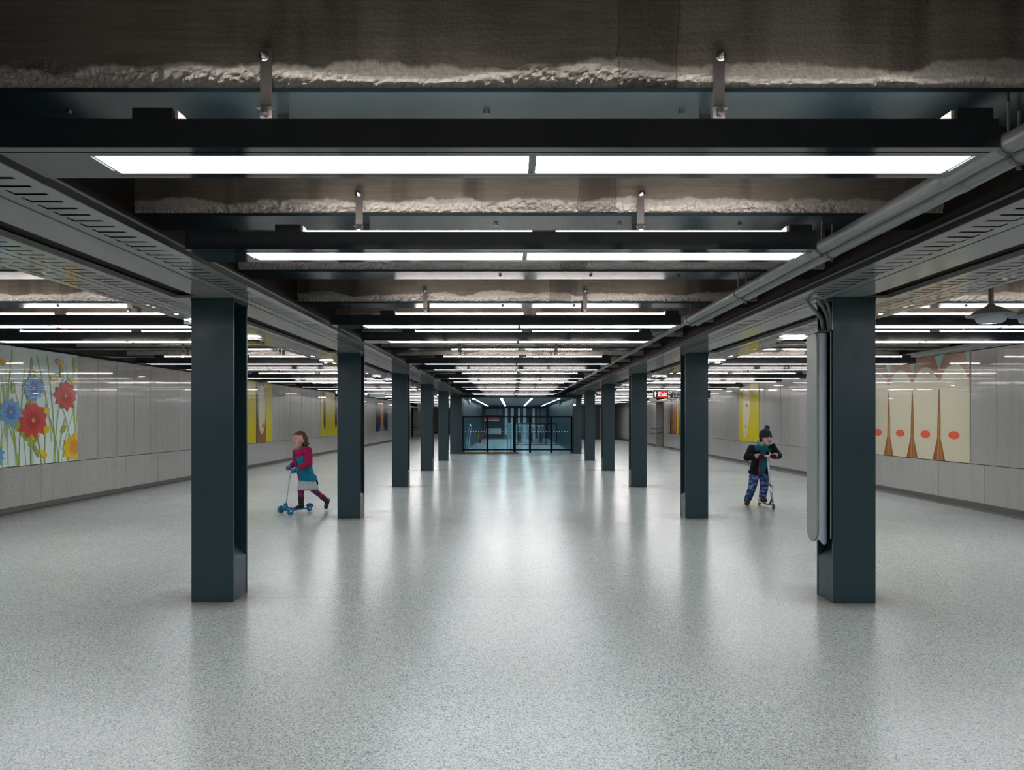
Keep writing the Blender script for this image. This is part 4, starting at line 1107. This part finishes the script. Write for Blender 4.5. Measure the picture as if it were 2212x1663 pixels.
half(1, 'coat_side'); half(-1, 'coat_side')
for s_, e_, h_ in ((shR, elR, haR), (shL, elL, haL)):
    j = MB(); chain(j, (s_, .072), (e_, .062), (lerp(e_, h_, .60), .046)); fuse(j, 'sleeve', M_COAT, B, .008, 3)
j = MB(); ex = rt * math.sin(.50) + fw * math.cos(.50)
chain(j, (ch + z * .08 + ex * .125, .012), (lerp(ch, pel, .5) + ex * .148, .011), (pel + ex * .165, .011), (lerp(hiR, hiL, .5) + z * .01 + ex * .178, .010)); fuse(j, 'pink_coat_edge', M_PINK, B, .006, 2)
j = MB()
for k in range(12):
    a = 2 * PI * k / 12; a2 = 2 * PI * (k + 1) / 12
    f_ = lambda a: neck + rt * math.sin(a) * .082 + fw * (math.cos(a) * .055 - .03) + z * (.035 - .05 * math.cos(a))
    caps(j, f_(a), f_(a2), .024, .024, 8)
fuse(j, 'hood_collar', cloth('light_teal', (.06, .30, .36, 1)), B, .008, 3)
j = MB(); q = neck + rt * -.075 + fw * .06 - z * .02; chain(j, (q, .03), (q + z * .045 - rt * .06 + fw * .02, .022), (q + z * .02 - rt * .09, .014)); fuse(j, 'coat_lapel', M_COAT, B, .007, 2)
M_BUR = cloth('burgundy_knit', (.085, .006, .010, 1)); M_CUF = cloth('cream_cuff', (.45, .40, .36, 1))
for h_, e_ in ((haR, elR), (haL, elL)):
    d_ = (h_ - e_).normalized(); j = MB(); chain(j, (h_ - d_ * .05, .038), (h_ - d_ * .018, .040)); caps(j, h_ - rt * .022, h_ + rt * .022, .036, .034); fingers(j, h_, rt, fw, 1.05, .0135); fuse(j, 'glove', M_BUR, B, .006, 2)
    j = MB(); chain(j, (h_ - d_ * .082 + z * .01, .045), (h_ - d_ * .052 + z * .012, .046)); fuse(j, 'glove_cuff', M_CUF, B, .007, 2)
m_ = mat('patterned_trousers', (.04, .08, .2), .8); n = NT(m_); v = n.coord()
n.base(n.ramp(n.noise(n.coord((1, 1, 1.6)), 17, 2, .4), [(.38, (.010, .028, .115, 1)), (.5, (.028, .07, .20, 1)), (.60, (.10, .18, .38, 1)), (.70, (.22, .30, .48, 1))])); n.bump(n.noise(v, 22, 3), .4, .02)
for h_, k_, a_ in ((hiR, knR, anR), (hiL, knL, anL)):
    j = MB(); chain(j, (pel - z * .0, .090), (h_, .086), (k_, .070), (lerp(k_, a_, .75), .064), (a_ + z * .015, .060)); fuse(j, 'trouser_leg', m_, B, .009, 3)
M_BRB = cloth('brown_boot', (.085, .038, .014, 1))
for a_, t_ in ((anR, toR), (anL, toL)):
    d_ = t_ - a_; d_.z = 0; d_.normalize(); zf = .0 if a_ is anR else .085
    j = MB(); s0 = Vector((a_.x, a_.y, zf + .042)); s1 = s0 + d_ * .115; chain(j, (a_ + z * .01, .046), (s0 - d_ * .02, .042), (s1, .038)); 
    o = fuse(j, 'boot', M_BRB, B, .008, 2)
SB_ = empty('scooter', (0, 0, 0)); tag(SB_, 'silver two-wheeled kick scooter with tall T-bar, ridden by the boy', 'scooter')
M_AL = mat('aluminium', (.55, .58, .60), .25, .85)
fwh = P(1670.6, 1093, 11.2); fwh.z = .055; rwh = P(1640.5, 1085, 11.80); rwh.z = .05; hd_ = (fwh - rwh); hd_.z = 0; hd_.normalize(); ax = Vector((hd_.y, -hd_.x, 0))
wheel(fwh, ax, .054, .024, mat('grey_wheel', (.09, .07, .06), .5), SB_); wheel(rwh, ax, .05, .024, mat('grey_wheel2', (.09, .07, .06), .5), SB_)
b = MB(); pa = rwh + hd_ * .07; pb = fwh - hd_ * .13; a = [pa + ax * .045, pb + ax * .05, pb - ax * .05, pa - ax * .045]
b.poly([(q.x, q.y, .085) for q in a]); b.poly([(q.x, q.y, .06) for q in a][::-1])
for e0 in range(4): e1 = (e0 + 1) % 4; b.quad((a[e0].x, a[e0].y, .06), (a[e1].x, a[e1].y, .06), (a[e1].x, a[e1].y, .085), (a[e0].x, a[e0].y, .085))
b.build('deck', M_AL, SB_, fix=True)
b = MB(); b.tube([rwh + hd_ * .09 + z * .03, rwh + z * .062, rwh - hd_ * .045 + z * .045], .018, 8); b.build('rear_brake', M_AL, SB_, True)
top_ = (haR + haL) / 2 + GO; top_ = Vector((top_.x, top_.y, top_.z + .012))
hdp = fwh - hd_ * .045 + z * .10
b = MB(); b.tube([pb + z * .022, lerp(pb, hdp, .5) + z * .03, hdp], .02, 8); b.build('folding_joint', M_BLK, SB_, True)
b = MB()
for sx in (-1, 1): b.tube([fwh + ax * .022 * sx, fwh + ax * .022 * sx + z * .05 - hd_ * .01, hdp], .009, 8)
b.build('fork', M_AL, SB_, True)
b = MB(); b.tube([hdp - z * .01, lerp(hdp, top_, .35)], .021, 10); b.build('lower_tube', M_AL, SB_, True)
b = MB(); b.tube([lerp(hdp, top_, .33), top_], .016, 10); b.build('steering_pole', mat('white_pole', (.72, .76, .78), .25, .3), SB_, True)
b = MB(); b.tube([lerp(hdp, top_, .32) - ax * .03, lerp(hdp, top_, .36) + ax * .03], .012, 8); b.build('clamp', M_BLK, SB_, True)
b = MB(); hx = (haL - haR).normalized(); b.tube([haR + GO - hx * .05, haL + GO + hx * .05], .013, 10); b.build('handlebar', M_BLK, SB_, True)
b = MB(); b.tube([top_ - hx * .045, top_ + hx * .04], .018, 10); b.build('t_joint', mat('white_joint', (.72, .76, .78), .25, .3), SB_, True)
